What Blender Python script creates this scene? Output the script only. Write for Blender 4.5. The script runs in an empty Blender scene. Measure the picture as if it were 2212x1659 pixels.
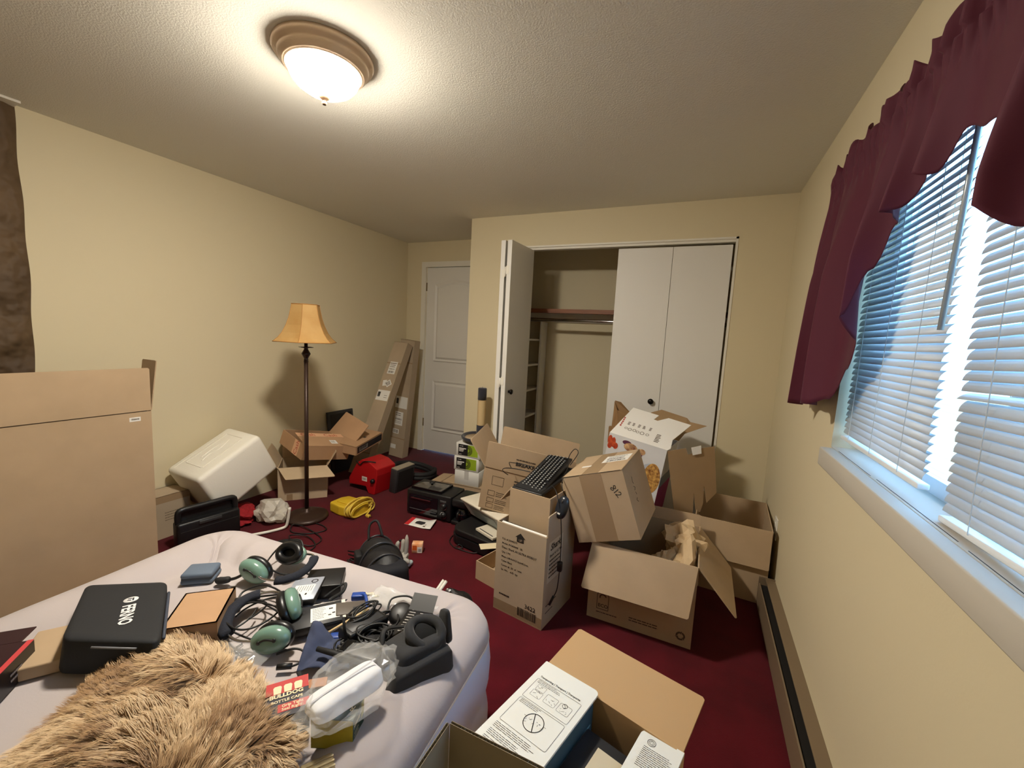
import bpy, bmesh, math, random
from mathutils import Vector, Matrix, Euler, noise
R = math.radians
sc = bpy.context.scene
C = sc.collection
rnd = random.Random(7)

# ---------------------------------------------------------------- camera
EYE = Vector((0.0, 0.0, 1.349))
yaw, pit, rol = R(-24.330), R(6.561), R(2.988)
fw = Vector((math.sin(yaw) * math.cos(pit), math.cos(yaw) * math.cos(pit), -math.sin(pit)))
rt = Vector((math.cos(yaw), -math.sin(yaw), 0.0))
up = rt.cross(fw)
rt2 = math.cos(rol) * rt + math.sin(rol) * up
up2 = -math.sin(rol) * rt + math.cos(rol) * up
cam_d = bpy.data.cameras.new('camera')
cam_d.sensor_fit = 'HORIZONTAL'
cam_d.sensor_width = 36.0
cam_d.lens = 893.61 / 2212 * 36
cam_d.clip_start = 0.02
cam = bpy.data.objects.new('camera', cam_d)
C.objects.link(cam)
m = Matrix((rt2, up2, -fw)).transposed().to_4x4()
m.translation = EYE
cam.matrix_world = m
sc.camera = cam

# ---------------------------------------------------------------- sky and exposure
w = bpy.data.worlds.new('sky')
sc.world = w
w.use_nodes = True
bg = w.node_tree.nodes['Background']
wn = w.node_tree
tcw = wn.nodes.new('ShaderNodeTexCoord')
sep = wn.nodes.new('ShaderNodeSeparateXYZ')
rmp = wn.nodes.new('ShaderNodeValToRGB')       # overcast sky above, dull ground below the horizon
rmp.color_ramp.elements[0].position = 0.47
rmp.color_ramp.elements[0].color = (0.10, 0.13, 0.11, 1)
rmp.color_ramp.elements[1].position = 0.51
rmp.color_ramp.elements[1].color = (0.26, 0.58, 1.0, 1)
mpr = wn.nodes.new('ShaderNodeMapRange')
mpr.inputs['From Min'].default_value = -1
wn.links.new(tcw.outputs['Generated'], sep.inputs[0])
wn.links.new(sep.outputs['Z'], mpr.inputs['Value'])
wn.links.new(mpr.outputs[0], rmp.inputs[0])
wn.links.new(rmp.outputs[0], bg.inputs[0])
bg.inputs[1].default_value = 5.2
sc.view_settings.view_transform = 'Standard'
sc.view_settings.look = 'None'
sc.view_settings.gamma = 1
sc.view_settings.use_curve_mapping = False
sc.view_settings.exposure = 1.35
LAMP = 165.0          # strength of the glowing glass of the ceiling fixture


# ---------------------------------------------------------------- materials
def lin(c):
    o = []
    for v in c:
        v = v / 255.0
        o.append(v / 12.92 if v <= 0.04045 else ((v + 0.055) / 1.055) ** 2.4)
    return (o[0], o[1], o[2], 1.0)


MATS = {}


def mat(name, col, rough=0.6, metal=0.0, var=0.0, vscale=8.0, bump=0.0, bscale=60.0, col2=None, sheen=0.0,
        coat=0.0, trans=0.0, alpha=1.0, emit=None, estr=0.0, spec=0.5, stretch=None, detail=3.0, bdist=0.004, transl=0.0):
    if name in MATS:
        return MATS[name]
    mt = bpy.data.materials.new(name)
    mt.use_nodes = True
    nt = mt.node_tree
    b = nt.nodes['Principled BSDF']
    c = lin(col)
    b.inputs['Base Color'].default_value = c
    b.inputs['Roughness'].default_value = rough
    b.inputs['Metallic'].default_value = metal
    b.inputs['Specular IOR Level'].default_value = spec
    if sheen:
        b.inputs['Sheen Weight'].default_value = sheen
    if coat:
        b.inputs['Coat Weight'].default_value = coat
        b.inputs['Coat Roughness'].default_value = 0.15
    if trans:
        b.inputs['Transmission Weight'].default_value = trans
    if alpha < 1:
        b.inputs['Alpha'].default_value = alpha
    if emit:
        b.inputs['Emission Color'].default_value = lin(emit)
        b.inputs['Emission Strength'].default_value = estr
    tc = None
    if var or col2 or bump:
        tc = nt.nodes.new('ShaderNodeTexCoord')
        mp = nt.nodes.new('ShaderNodeMapping')
        if stretch:
            mp.inputs['Scale'].default_value = stretch
        nt.links.new(tc.outputs['Object'], mp.inputs['Vector'])
    if var or col2:
        n = nt.nodes.new('ShaderNodeTexNoise')
        n.inputs['Scale'].default_value = vscale
        n.inputs['Detail'].default_value = detail
        nt.links.new(mp.outputs[0], n.inputs['Vector'])
        rp = nt.nodes.new('ShaderNodeValToRGB')
        rp.color_ramp.elements[0].position = 0.3
        rp.color_ramp.elements[1].position = 0.7
        if col2:
            rp.color_ramp.elements[0].color = c
            rp.color_ramp.elements[1].color = lin(col2)
        else:
            rp.color_ramp.elements[0].color = tuple(x * (1 - var) for x in c[:3]) + (1,)
            rp.color_ramp.elements[1].color = tuple(min(1, x * (1 + var)) for x in c[:3]) + (1,)
        nt.links.new(n.outputs['Fac'], rp.inputs[0])
        nt.links.new(rp.outputs[0], b.inputs['Base Color'])
    if bump:
        n2 = nt.nodes.new('ShaderNodeTexNoise')
        n2.inputs['Scale'].default_value = bscale
        n2.inputs['Detail'].default_value = 2.0
        nt.links.new(mp.outputs[0], n2.inputs['Vector'])
        bp = nt.nodes.new('ShaderNodeBump')
        bp.inputs['Strength'].default_value = bump
        bp.inputs['Distance'].default_value = bdist
        nt.links.new(n2.outputs['Fac'], bp.inputs['Height'])
        nt.links.new(bp.outputs[0], b.inputs['Normal'])
    if transl:
        tr = nt.nodes.new('ShaderNodeBsdfTranslucent')
        tr.inputs['Color'].default_value = c
        mx = nt.nodes.new('ShaderNodeMixShader')
        mx.inputs[0].default_value = transl
        out = nt.nodes['Material Output']
        nt.links.new(b.outputs[0], mx.inputs[1])
        nt.links.new(tr.outputs[0], mx.inputs[2])
        nt.links.new(mx.outputs[0], out.inputs['Surface'])
    MATS[name] = mt
    return mt


# ---------------------------------------------------------------- mesh helpers
def T(x=0, y=0, z=0):
    return Matrix.Translation((x, y, z))


def E3(rx=0, ry=0, rz=0):
    return Euler((R(rx), R(ry), R(rz)), 'XYZ').to_matrix().to_4x4()


def smooth_pts(pts, k=6, closed=False):
    """Catmull-Rom through the points"""
    P = [Vector(p) for p in pts]
    n = len(P)
    out = []
    rng = range(n) if closed else range(n - 1)
    for i in rng:
        if closed:
            p0, p1, p2, p3 = P[(i - 1) % n], P[i], P[(i + 1) % n], P[(i + 2) % n]
        else:
            p0 = P[i - 1] if i > 0 else P[0]
            p1, p2 = P[i], P[i + 1]
            p3 = P[i + 2] if i + 2 < n else P[n - 1]
        for j in range(k):
            t = j / k
            out.append(0.5 * ((2 * p1) + (p2 - p0) * t + (2 * p0 - 5 * p1 + 4 * p2 - p3) * t * t + (3 * p1 - p0 - 3 * p2 + p3) * t ** 3))
    if not closed:
        out.append(P[-1])
    return out


class MB:
    """collects shapes for one mesh"""

    def __init__(self):
        self.v, self.f, self.sm = [], [], []

    def add(self, vs, fs, M=None, smooth=False):
        o = len(self.v)
        for p in vs:
            p = Vector(p)
            self.v.append(M @ p if M is not None else p)
        for f in fs:
            self.f.append([i + o for i in f])
            self.sm.append(smooth)
        return self

    def box(self, x0, x1, y0, y1, z0, z1, M=None):
        vs = [(x, y, z) for z in (z0, z1) for y in (y0, y1) for x in (x0, x1)]
        fs = [(0, 2, 3, 1), (4, 5, 7, 6), (0, 1, 5, 4), (2, 6, 7, 3), (0, 4, 6, 2), (1, 3, 7, 5)]
        return self.add(vs, fs, M)

    def rbox(self, x0, x1, y0, y1, z0, z1, r=0.01, seg=3, M=None, verts=False):
        bm = bmesh.new()
        bmesh.ops.create_cube(bm, size=1)
        for v in bm.verts:
            v.co = Vector(((x0 + x1) / 2 + v.co.x * (x1 - x0), (y0 + y1) / 2 + v.co.y * (y1 - y0), (z0 + z1) / 2 + v.co.z * (z1 - z0)))
        ed = list(bm.edges)
        if verts:
            ed = [e for e in ed if abs(e.verts[0].co.z - e.verts[1].co.z) > 1e-6]
        bmesh.ops.bevel(bm, geom=ed, offset=r, segments=seg, affect='EDGES', profile=0.5)
        bm.verts.index_update()
        self.add([v.co.copy() for v in bm.verts], [[v.index for v in f.verts] for f in bm.faces], M, True)
        bm.free()
        return self

    def prism(self, poly, z0, z1, M=None, smooth=False):
        n = len(poly)
        vs = [(p[0], p[1], z0) for p in poly] + [(p[0], p[1], z1) for p in poly]
        fs = [list(range(n))[::-1], list(range(n, 2 * n))]
        for i in range(n):
            j = (i + 1) % n
            fs.append((i, j, n + j, n + i))
        return self.add(vs, fs, M, smooth)

    def lathe(self, prof, n=32, M=None, smooth=True, a0=0.0):
        vs, fs = [], []
        m_ = len(prof)
        for i in range(n):
            a = a0 + 2 * math.pi * i / n
            for (r, z) in prof:
                vs.append((r * math.cos(a), r * math.sin(a), z))
        for i in range(n):
            k = (i + 1) % n
            for j in range(m_ - 1):
                if prof[j][0] < 1e-7:
                    fs.append((i * m_ + j, k * m_ + j + 1, i * m_ + j + 1))
                elif prof[j + 1][0] < 1e-7:
                    fs.append((i * m_ + j, k * m_ + j, i * m_ + j + 1))
                else:
                    fs.append((i * m_ + j, k * m_ + j, k * m_ + j + 1, i * m_ + j + 1))
        return self.add(vs, fs, M, smooth)

    def cyl(self, p0, p1, r, r1=None, n=16, smooth=True):
        p0, p1 = Vector(p0), Vector(p1)
        d = p1 - p0
        q = d.to_track_quat('Z', 'Y').to_matrix().to_4x4()
        q.translation = p0
        r1 = r if r1 is None else r1
        L = d.length
        return self.lathe([(0, 0), (r, 0), (r1, L), (0, L)], n, q, smooth)

    def tube(self, pts, r, n=7, closed=False, rr=None, flat=1.0):
        P = [Vector(p) for p in pts]
        m_ = len(P)
        vs, fs = [], []
        prev = None
        for i in range(m_):
            if closed:
                t = P[(i + 1) % m_] - P[i - 1]
            else:
                t = P[min(i + 1, m_ - 1)] - P[max(i - 1, 0)]
            if t.length < 1e-9:
                t = Vector((0, 0, 1))
            t.normalize()
            if prev is None:
                a = Vector((0, 0, 1)) if abs(t.z) < 0.9 else Vector((1, 0, 0))
                u = t.cross(a).normalized()
            else:
                u = prev - t * prev.dot(t)
                u = u.normalized() if u.length > 1e-6 else t.orthogonal().normalized()
            prev = u
            v = t.cross(u)
            rad = rr[i] if rr else r
            for k in range(n):
                an = 2 * math.pi * k / n
                vs.append(P[i] + u * math.cos(an) * rad + v * math.sin(an) * rad * flat)
        rng = m_ if closed else m_ - 1
        for i in range(rng):
            j = (i + 1) % m_
            for k in range(n):
                l = (k + 1) % n
                fs.append((i * n + k, i * n + l, j * n + l, j * n + k))
        if not closed:
            fs.append(list(range(n))[::-1])
            fs.append([(m_ - 1) * n + k for k in range(n)])
        return self.add(vs, fs, None, True)

    def plate(self, a, b, c, d, t=0.004):
        """a thick quadrilateral sheet; thickness centred"""
        a, b, c, d = map(Vector, (a, b, c, d))
        nn = ((c - a).cross(d - b)).normalized() * (t / 2)
        vs = [p - nn for p in (a, b, c, d)] + [p + nn for p in (a, b, c, d)]
        fs = [(3, 2, 1, 0), (4, 5, 6, 7), (0, 1, 5, 4), (1, 2, 6, 5), (2, 3, 7, 6), (3, 0, 4, 7)]
        return self.add(vs, fs)

    def sheet(self, poly, t=0.004):
        """a thick planar polygon in space"""
        P = [Vector(p) for p in poly]
        nn = Vector((0, 0, 0))
        for i in range(len(P)):
            nn += P[i].cross(P[(i + 1) % len(P)])
        nn = nn.normalized() * (t / 2)
        n = len(P)
        vs = [p - nn for p in P] + [p + nn for p in P]
        fs = [list(range(n))[::-1], list(range(n, 2 * n))]
        for i in range(n):
            j = (i + 1) % n
            fs.append((i, j, n + j, n + i))
        return self.add(vs, fs)

    def grid(self, fn, nu, nv, closed_u=False, t=0.0, M=None):
        """surface fn(u,v), u,v in 0..1; optional thickness along normals"""
        P = [[Vector(fn(i / (nu if closed_u else nu - 1), j / (nv - 1))) for j in range(nv)] for i in range(nu)]
        vs = [p for row in P for p in row]
        fs = []
        ru = nu if closed_u else nu - 1
        for i in range(ru):
            k = (i + 1) % nu
            for j in range(nv - 1):
                fs.append((i * nv + j, k * nv + j, k * nv + j + 1, i * nv + j + 1))
        if t:
            N = [Vector((0, 0, 0)) for _ in vs]
            for f in fs:
                nn = (vs[f[2]] - vs[f[0]]).cross(vs[f[3]] - vs[f[1]])
                for q in f:
                    N[q] += nn
            o = len(vs)
            back = [vs[q] - (N[q].normalized() * t if N[q].length > 0 else Vector((0, 0, t))) for q in range(o)]
            fb = [[q + o for q in f[::-1]] for f in fs]
            rim = []
            if not closed_u:
                for j in range(nv - 1):
                    rim.append((j, j + 1, o + j + 1, o + j))
                    e = (nu - 1) * nv
                    rim.append((e + j + 1, e + j, o + e + j, o + e + j + 1))
            for i in range(ru):
                k = (i + 1) % nu
                rim.append((k * nv, i * nv, o + i * nv, o + k * nv))
                rim.append((i * nv + nv - 1, k * nv + nv - 1, o + k * nv + nv - 1, o + i * nv + nv - 1))
            vs = vs + back
            fs = fs + fb + rim
        return self.add(vs, fs, M, True)

    def build(self, name, material, parent=None, world=False, kind=None, label=None, fixn=True):
        me = bpy.data.meshes.new(name)
        vs = self.v
        if world and parent is not None:
            r_ = parent
            while r_.parent:
                r_ = r_.parent
            inv = r_.matrix_basis.inverted()
            vs = [inv @ p for p in vs]
        me.from_pydata([tuple(p) for p in vs], [], self.f)
        me.polygons.foreach_set('use_smooth', self.sm)
        me.materials.append(material)
        if fixn and len(self.f) < 60000:
            bm = bmesh.new()
            bm.from_mesh(me)
            bmesh.ops.recalc_face_normals(bm, faces=bm.faces)
            bm.to_mesh(me)
            bm.free()
        me.update()
        if any(self.sm) and not all(self.sm):
            pass
        o = bpy.data.objects.new(name, me)
        C.objects.link(o)
        if parent is not None:
            o.parent = parent
        if kind:
            o['kind'] = kind
        if label:
            o['label'] = label
        return o


def sharp(o, ang=35):
    """smooth shading with hard edges above an angle"""
    me = o.data
    me.polygons.foreach_set('use_smooth', [True] * len(me.polygons))
    bm = bmesh.new()
    bm.from_mesh(me)
    for e in bm.edges:
        if len(e.link_faces) == 2 and e.calc_face_angle(0) > R(ang):
            e.smooth = False
    bm.to_mesh(me)
    bm.free()
    return o


def thing(name, label, cat, loc=(0, 0, 0), rot=(0, 0, 0), group=None):
    o = bpy.data.objects.new(name, None)
    C.objects.link(o)
    o.empty_display_size = 0.05
    o.matrix_basis = T(*loc) @ E3(*rot)
    o['label'] = label
    o['category'] = cat
    if group:
        o['group'] = group
    return o


def tag(o, label, cat, group=None):
    o['label'] = label
    o['category'] = cat
    if group:
        o['group'] = group
    return o


def struct(name, mb, material, label=None, cat=None):
    o = mb.build(name, material)
    o['kind'] = 'structure'
    if label:
        o['label'] = label
    if cat:
        o['category'] = cat
    return o


def text(s, size, M, material, parent, name='lettering', align='LEFT', xs=1.0, bold=0.0, shear=0.0):
    """flat lettering; M places x right, y up, z out of the face"""
    cu = bpy.data.curves.new('tmp', 'FONT')
    cu.body = s
    cu.size = size
    cu.align_x = align
    cu.resolution_u = 2
    cu.offset = bold
    cu.shear = shear
    to = bpy.data.objects.new('tmp', cu)
    C.objects.link(to)
    bpy.context.view_layer.update()
    me = bpy.data.meshes.new_from_object(to)
    bpy.data.objects.remove(to)
    bpy.data.curves.remove(cu)
    me.name = name
    me.transform(M @ Matrix.Diagonal((xs, 1, 1, 1)))
    me.materials.clear()
    me.materials.append(material)
    o = bpy.data.objects.new(name, me)
    C.objects.link(o)
    o.parent = parent
    return o


def face(o, x, y):
    """matrix with origin o, x axis along x, y axis near y, z outward"""
    o, x, y = Vector(o), Vector(x).normalized(), Vector(y)
    z = x.cross(y).normalized()
    y = z.cross(x)
    m_ = Matrix((x, y, z)).transposed().to_4x4()
    m_.translation = o
    return m_


def patch(parent, M, x0, x1, y0, y1, material, name='sticker', t=0.0006, r=0.0, sub=None):
    """thin rectangle lying on a face"""
    mb = MB()
    if r:
        poly = []
        for (cx, cy, a0) in ((x1 - r, y1 - r, 0), (x0 + r, y1 - r, 90), (x0 + r, y0 + r, 180), (x1 - r, y0 + r, 270)):
            for k in range(5):
                a = R(a0 + 22.5 * k)
                poly.append((cx + r * math.cos(a), cy + r * math.sin(a)))
        mb.prism(poly, 0.0, t, M)
    else:
        mb.box(x0, x1, y0, y1, 0.0, t, M)
    return mb.build(name, material, sub or parent)


def bars(parent, M, rects, material, name='print', z=0.0009):
    """several flat printed marks in one part"""
    mb = MB()
    for (x0, x1, y0, y1) in rects:
        mb.add([(x0, y0, z), (x1, y0, z), (x1, y1, z), (x0, y1, z)], [(0, 1, 2, 3)], M)
    return mb.build(name, material, parent, fixn=False)


def fine_print(x, y, wd, lines, pitch, th, seed=1):
    """lines of illegible small print as broken bars"""
    q = random.Random(seed)
    out = []
    for i in range(lines):
        xx = x
        end = x + wd * q.uniform(0.75, 1.0)
        while xx < end:
            l = q.uniform(0.05, 0.16) * wd
            out.append((xx, min(end, xx + l), y - i * pitch - th, y - i * pitch))
            xx += l + 0.018 * wd
    return out


def barcode(x, y, wd, h, seed=1):
    q = random.Random(seed)
    out = []
    xx = x
    while xx < x + wd:
        a = wd * q.choice((0.012, 0.02, 0.035))
        out.append((xx, min(xx + a, x + wd), y, y + h))
        xx += a + wd * q.choice((0.012, 0.02, 0.03))
    return out


CARD = mat('cardboard', (182, 158, 128), 0.85, var=0.06, vscale=5, bump=0.12, bscale=40, spec=0.2)
CARD2 = mat('cardboard_pale', (194, 172, 142), 0.85, var=0.05, vscale=5, bump=0.12, bscale=40, spec=0.2)
CARD3 = mat('cardboard_orange', (182, 146, 112), 0.85, var=0.06, vscale=5, bump=0.12, bscale=40, spec=0.2)
CARD4 = mat('cardboard_grey', (178, 160, 136), 0.85, var=0.06, vscale=5, bump=0.12, bscale=40, spec=0.2)
TAPE = mat('packing_tape', (158, 132, 102), 0.25, spec=0.5)
CLEARTAPE = mat('clear_tape', (190, 160, 120), 0.15, alpha=0.35)
INK = mat('black_ink', (32, 28, 26), 0.7)
INKG = mat('grey_ink', (84, 70, 56), 0.8)
WHITE = mat('white_paper', (232, 230, 224), 0.7)
BLK = mat('black_plastic', (20, 20, 22), 0.42)
BLKG = mat('black_gloss', (12, 12, 14), 0.16)
BLKR = mat('black_rubber', (22, 22, 24), 0.7)
DGREY = mat('dark_grey_plastic', (48, 48, 50), 0.5)
CHROME = mat('chrome', (200, 200, 205), 0.18, metal=1.0)
CORD = mat('black_cord', (16, 16, 18), 0.5)


def carton(name, label, l, w, h, loc, rot=(0, 0, 0), m=None, flaps=None, group=None, t=0.005, closed=False, flen=None, cat='box', mi=None):
    """open or closed cardboard carton; flaps: side -> angle (0 closed, 90 upright, 180 flat outward, 270 hanging) or (angle, length)"""
    m = m or CARD
    o = thing(name, label, cat, loc, rot, group)
    b = MB()
    b.box(-l / 2, l / 2, -w / 2, w / 2, 0, t)
    b.box(-l / 2, l / 2, -w / 2, -w / 2 + t, t, h)
    b.box(-l / 2, l / 2, w / 2 - t, w / 2, t, h)
    b.box(-l / 2, -l / 2 + t, -w / 2 + t, w / 2 - t, t, h)
    b.box(l / 2 - t, l / 2, -w / 2 + t, w / 2 - t, t, h)
    if closed:
        b.box(-l / 2, l / 2, -w / 2, w / 2, h - t, h)
    b.build('body', m, o)
    for side, a in (flaps or {}).items():
        sk = 0.0
        L = flen or min(l, w) / 2
        if isinstance(a, tuple):
            if len(a) > 2:
                sk = a[2]
            a, L = a[0], a[1]
        add_flap(o, l, w, h, side, a, L, m, t, sk)
    return o


def add_flap(o, l, w, h, side, a, L, m, t=0.005, sk=0.0):
    e = t * 0.5
    if side == 'front':
        p, q, inn = Vector((-l / 2 + e, -w / 2, h)), Vector((l / 2 - e, -w / 2, h)), Vector((0, 1, 0))
    elif side == 'back':
        p, q, inn = Vector((l / 2 - e, w / 2, h)), Vector((-l / 2 + e, w / 2, h)), Vector((0, -1, 0))
    elif side == 'left':
        p, q, inn = Vector((-l / 2, w / 2 - e, h)), Vector((-l / 2, -w / 2 + e, h)), Vector((1, 0, 0))
    else:
        p, q, inn = Vector((l / 2, -w / 2 + e, h)), Vector((l / 2, w / 2 - e, h)), Vector((-1, 0, 0))
    d = inn * math.cos(R(a)) + Vector((0, 0, 1)) * math.sin(R(a))
    ax = (q - p).normalized()
    nn = ax.cross(d).normalized()
    off = nn * (t / 2)
    c = 0.006
    mb = MB()
    P = [p + off, q + off, q + off + d * (L - c) + ax * sk, q + off + d * L - ax * c + ax * sk, p + off + d * L + ax * c + ax * sk, p + off + d * (L - c) + ax * sk]
    mb.sheet(P, t)
    return mb.build('flap', m, o)


def side_face(l, w, h, side):
    """face frame: origin at lower left of the outer face"""
    if side == 'front':
        return face((-l / 2, -w / 2, 0), (1, 0, 0), (0, 0, 1))
    if side == 'right':
        return face((l / 2, -w / 2, 0), (0, 1, 0), (0, 0, 1))
    if side == 'left':
        return face((-l / 2, w / 2, 0), (0, -1, 0), (0, 0, 1))
    if side == 'top':
        return face((-l / 2, -w / 2, h), (1, 0, 0), (0, 1, 0))
# ================================================================ the room
XL, XR, YA, YC, ZC, YB = -3.079, 0.459, 3.814, 3.142, 2.319, -1.10
XC = -1.871                       # corner where the closet wall meets the door alcove
WALL = mat('wall_paint', (218, 206, 174), 0.75, bump=0.10, bscale=140, bdist=0.002, spec=0.25)
CEIL = mat('ceiling_paint', (224, 221, 211), 0.85, bump=0.4, bscale=170, bdist=0.004, spec=0.2)
CARPET = mat('carpet', (92, 13, 25), 0.95, col2=(72, 8, 18), vscale=5, bump=0.5, bscale=420, bdist=0.004, sheen=0.1, spec=0.08)
DOORW = mat('door_white', (226, 224, 218), 0.5, bump=0.05, bscale=90, bdist=0.001)
TRIMW = mat('trim_white', (230, 226, 214), 0.5)

struct('floor', MB().box(XL - 0.1, XR + 0.1, YB - 0.1, YA + 0.1, -0.06, 0), CARPET, 'dark red carpet covering the whole floor', 'carpet')
struct('ceiling', MB().box(XL - 0.1, XR + 0.1, YB - 0.1, YA + 0.1, ZC, ZC + 0.06), CEIL, 'textured off white ceiling', 'ceiling')
struct('wall_left', MB().box(XL - 0.1, XL, YB - 0.1, YA + 0.1, 0, ZC), WALL, 'long cream wall behind the floor lamp', 'wall')
struct('wall_rear', MB().box(XL, XR + 0.1, YB - 0.1, YB, 0, ZC), WALL, 'cream wall opposite the closet', 'wall')
# alcove wall with the room door
DX0, DX1, DZ = -2.815, -2.055, 2.05
wb = MB().box(XL, DX0, YA, YA + 0.1, 0, ZC).box(DX1, -1.76, YA, YA + 0.1, 0, ZC).box(DX0, DX1, YA, YA + 0.1, DZ, ZC)
wb.box(-1.76, XR + 0.1, YA, YA + 0.1, 0, ZC)
struct('wall_back', wb, WALL, 'cream wall around the panelled door', 'wall')
# closet front wall with its opening
OX0, OX1, OZ = -1.402, 0.137, 2.060
cw = MB().box(XC, OX0, YC, YC + 0.11, 0, ZC).box(OX1, XR, YC, YC + 0.11, 0, ZC).box(OX0, OX1, YC, YC + 0.11, OZ, ZC)
cw.box(XC, XC + 0.11, YC + 0.11, YA, 0, ZC)
struct('wall_closet', cw, WALL, 'cream wall around the wide closet opening', 'wall')
# right wall with the window
WY0, WY1, WZ0, WZ1 = 0.42, 1.828, 1.008, 2.04
wr = MB().box(XR, XR + 0.14, YB - 0.1, WY0, 0, ZC).box(XR, XR + 0.14, WY1, YA, 0, ZC)
wr.box(XR, XR + 0.14, WY0, WY1, 0, WZ0).box(XR, XR + 0.14, WY0, WY1, WZ1, ZC)
struct('wall_right', wr, WALL, 'cream wall around the window', 'wall')

# ---- room door: two raised panels, arched top, hinges, casing
d1 = MB().box(DX0 + 0.004, DX1 - 0.004, YA + 0.012, YA + 0.05, 0.01, DZ - 0.004)
door1 = struct('door_1', d1, DOORW, 'white panelled room door with an arched upper panel', 'door')
pw0, pw1 = -2.700, -2.170


def ring_panel(z0, z1, arch):
    o_, i_ = [], []
    n = 14

    def outline(g):
        pts = [(pw0 + g, z0 + g), (pw1 - g, z0 + g)]
        for k in range(n + 1):
            t = k / n
            x = (pw1 - g) + ((pw0 + g) - (pw1 - g)) * t
            pts.append((x, z1 - g + arch * math.sin(math.pi * t) ** 1.2))
        return pts
    a, b, c = outline(0), outline(0.022), outline(0.045)
    mb = MB()
    L = len(a)
    ya, yb, yc = YA + 0.012, YA + 0.023, YA + 0.008
    vs = [(p[0], ya - 0.0, p[1]) for p in a] + [(p[0], yb, p[1]) for p in b] + [(p[0], yc, p[1]) for p in c]
    fs = []
    for q in range(2):
        for i in range(L):
            j = (i + 1) % L
            fs.append((q * L + i, q * L + j, (q + 1) * L + j, (q + 1) * L + i))
    fs.append([2 * L + i for i in range(L)])
    # stand slightly proud of the slab so the moulding reads
    mb.add([(v[0], v[1] - 0.012, v[2]) for v in vs], fs)
    return mb


for (z0, z1, ar) in ((1.035, 1.865, 0.045), (0.255, 0.815, 0.0)):
    ring_panel(z0, z1, ar).build('raised_panel', DOORW, door1)
BRASS = mat('aged_brass', (128, 104, 64), 0.35, metal=1.0)
for z in (1.84, 0.33):
    hb = MB().cyl((DX0, YA + 0.004, z - 0.045), (DX0, YA + 0.004, z + 0.045), 0.006, n=10).box(DX0 - 0.012, DX0 + 0.002, YA - 0.001, YA + 0.006, z - 0.045, z + 0.045)
    hb.build('hinge', BRASS, door1)
cs = MB().box(DX0 - 0.057, DX0 - 0.002, YA - 0.016, YA + 0.005, 0, DZ + 0.055).box(DX1 + 0.002, DX1 + 0.057, YA - 0.016, YA + 0.005, 0, DZ + 0.055)
cs.box(DX0 - 0.002, DX1 + 0.002, YA - 0.016, YA + 0.005, DZ, DZ + 0.055)
struct('trim_1', cs, TRIMW, 'white casing around the room door', 'door casing')
stp = MB().box(DX0 - 0.004, DX0 + 0.004, YA + 0.005, YA + 0.09, 0, DZ).box(DX1 - 0.004, DX1 + 0.004, YA + 0.005, YA + 0.09, 0, DZ)
stp.build('jamb', TRIMW, bpy.data.objects['trim_1'])

# ---- light switch edge on the closet wall return
sw = thing('light_switch', 'small white light switch on the edge of the closet wall', 'light switch', (XC, 3.30, 1.218))
MB().rbox(-0.006, 0.0, -0.035, 0.035, -0.057, 0.057, 0.002, 2).build('plate', TRIMW, sw)
MB().box(-0.014, -0.005, -0.006, 0.006, -0.012, 0.012).build('toggle', TRIMW, sw)

# ---- closet doors: two closed leaves on the right, two folded open on the left
KNOB = mat('dark_bronze_knob', (26, 22, 20), 0.3, metal=0.6)


def knob(parent, M):
    k = MB().lathe([(0, 0), (0.011, 0.0), (0.009, 0.012), (0.019, 0.018), (0.021, 0.024), (0.017, 0.031), (0, 0.034)], 20, M)
    return k.build('knob', KNOB, parent)


LW = 0.385
dr = thing('bifold_door', 'closed pair of flat white bifold closet doors on the right', 'closet door', (OX1 - LW, YC + 0.02, 0.015))
for (a, b) in ((-LW + 0.008, -0.0015), (0.0015, LW - 0.015)):
    MB().box(a, b, 0, 0.034, 0, 2.012).build('door_leaf', DOORW, dr)
knob(dr, face((-0.058, 0, 0.915), (1, 0, 0), (0, 0, 1)))
dl = thing('bifold_door', 'folded open pair of white bifold closet doors with painted hinges', 'closet door', (OX0 + 0.055, YC - 0.17, 0.015), (0, 0, -3.0))
la = MB().box(-0.044, -0.009, -0.19, 0.19, 0, 2.024).build('door_leaf', DOORW, dl)
lb = MB().box(0.009, 0.044, -0.19, 0.19, 0, 2.024).build('door_leaf', DOORW, dl)
for z in (1.80, 0.985, 0.20):
    hg = MB().cyl((0, -0.193, z - 0.035), (0, -0.193, z + 0.035), 0.006, n=10)
    for s in (-1, 1):
        hg.box(s * 0.006 if s > 0 else -0.03, 0.03 if s > 0 else -0.006, -0.1925, -0.190, z - 0.03 + s * 0.012, z + 0.03 + s * 0.012)
    hg.build('hinge', TRIMW, dl)
knob(dl, face((0.044, -0.13, 0.915), (0, 1, 0), (0, 0, 1)))
hd = MB().box(OX0, OX1, YC + 0.01, YC + 0.06, OZ - 0.018, OZ - 0.001)
struct('trim_2', hd, TRIMW, 'cream painted track across the top of the closet opening', 'track')
dj = MB().box(OX1 - 0.002, OX1 + 0.012, YC - 0.004, YC + 0.02, 0, OZ + 0.012).box(OX0, OX1 + 0.012, YC - 0.004, YC + 0.02, OZ - 0.001, OZ + 0.012)
struct('trim_3', dj, TRIMW, 'thin painted edge around the closet opening', 'trim')

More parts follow.
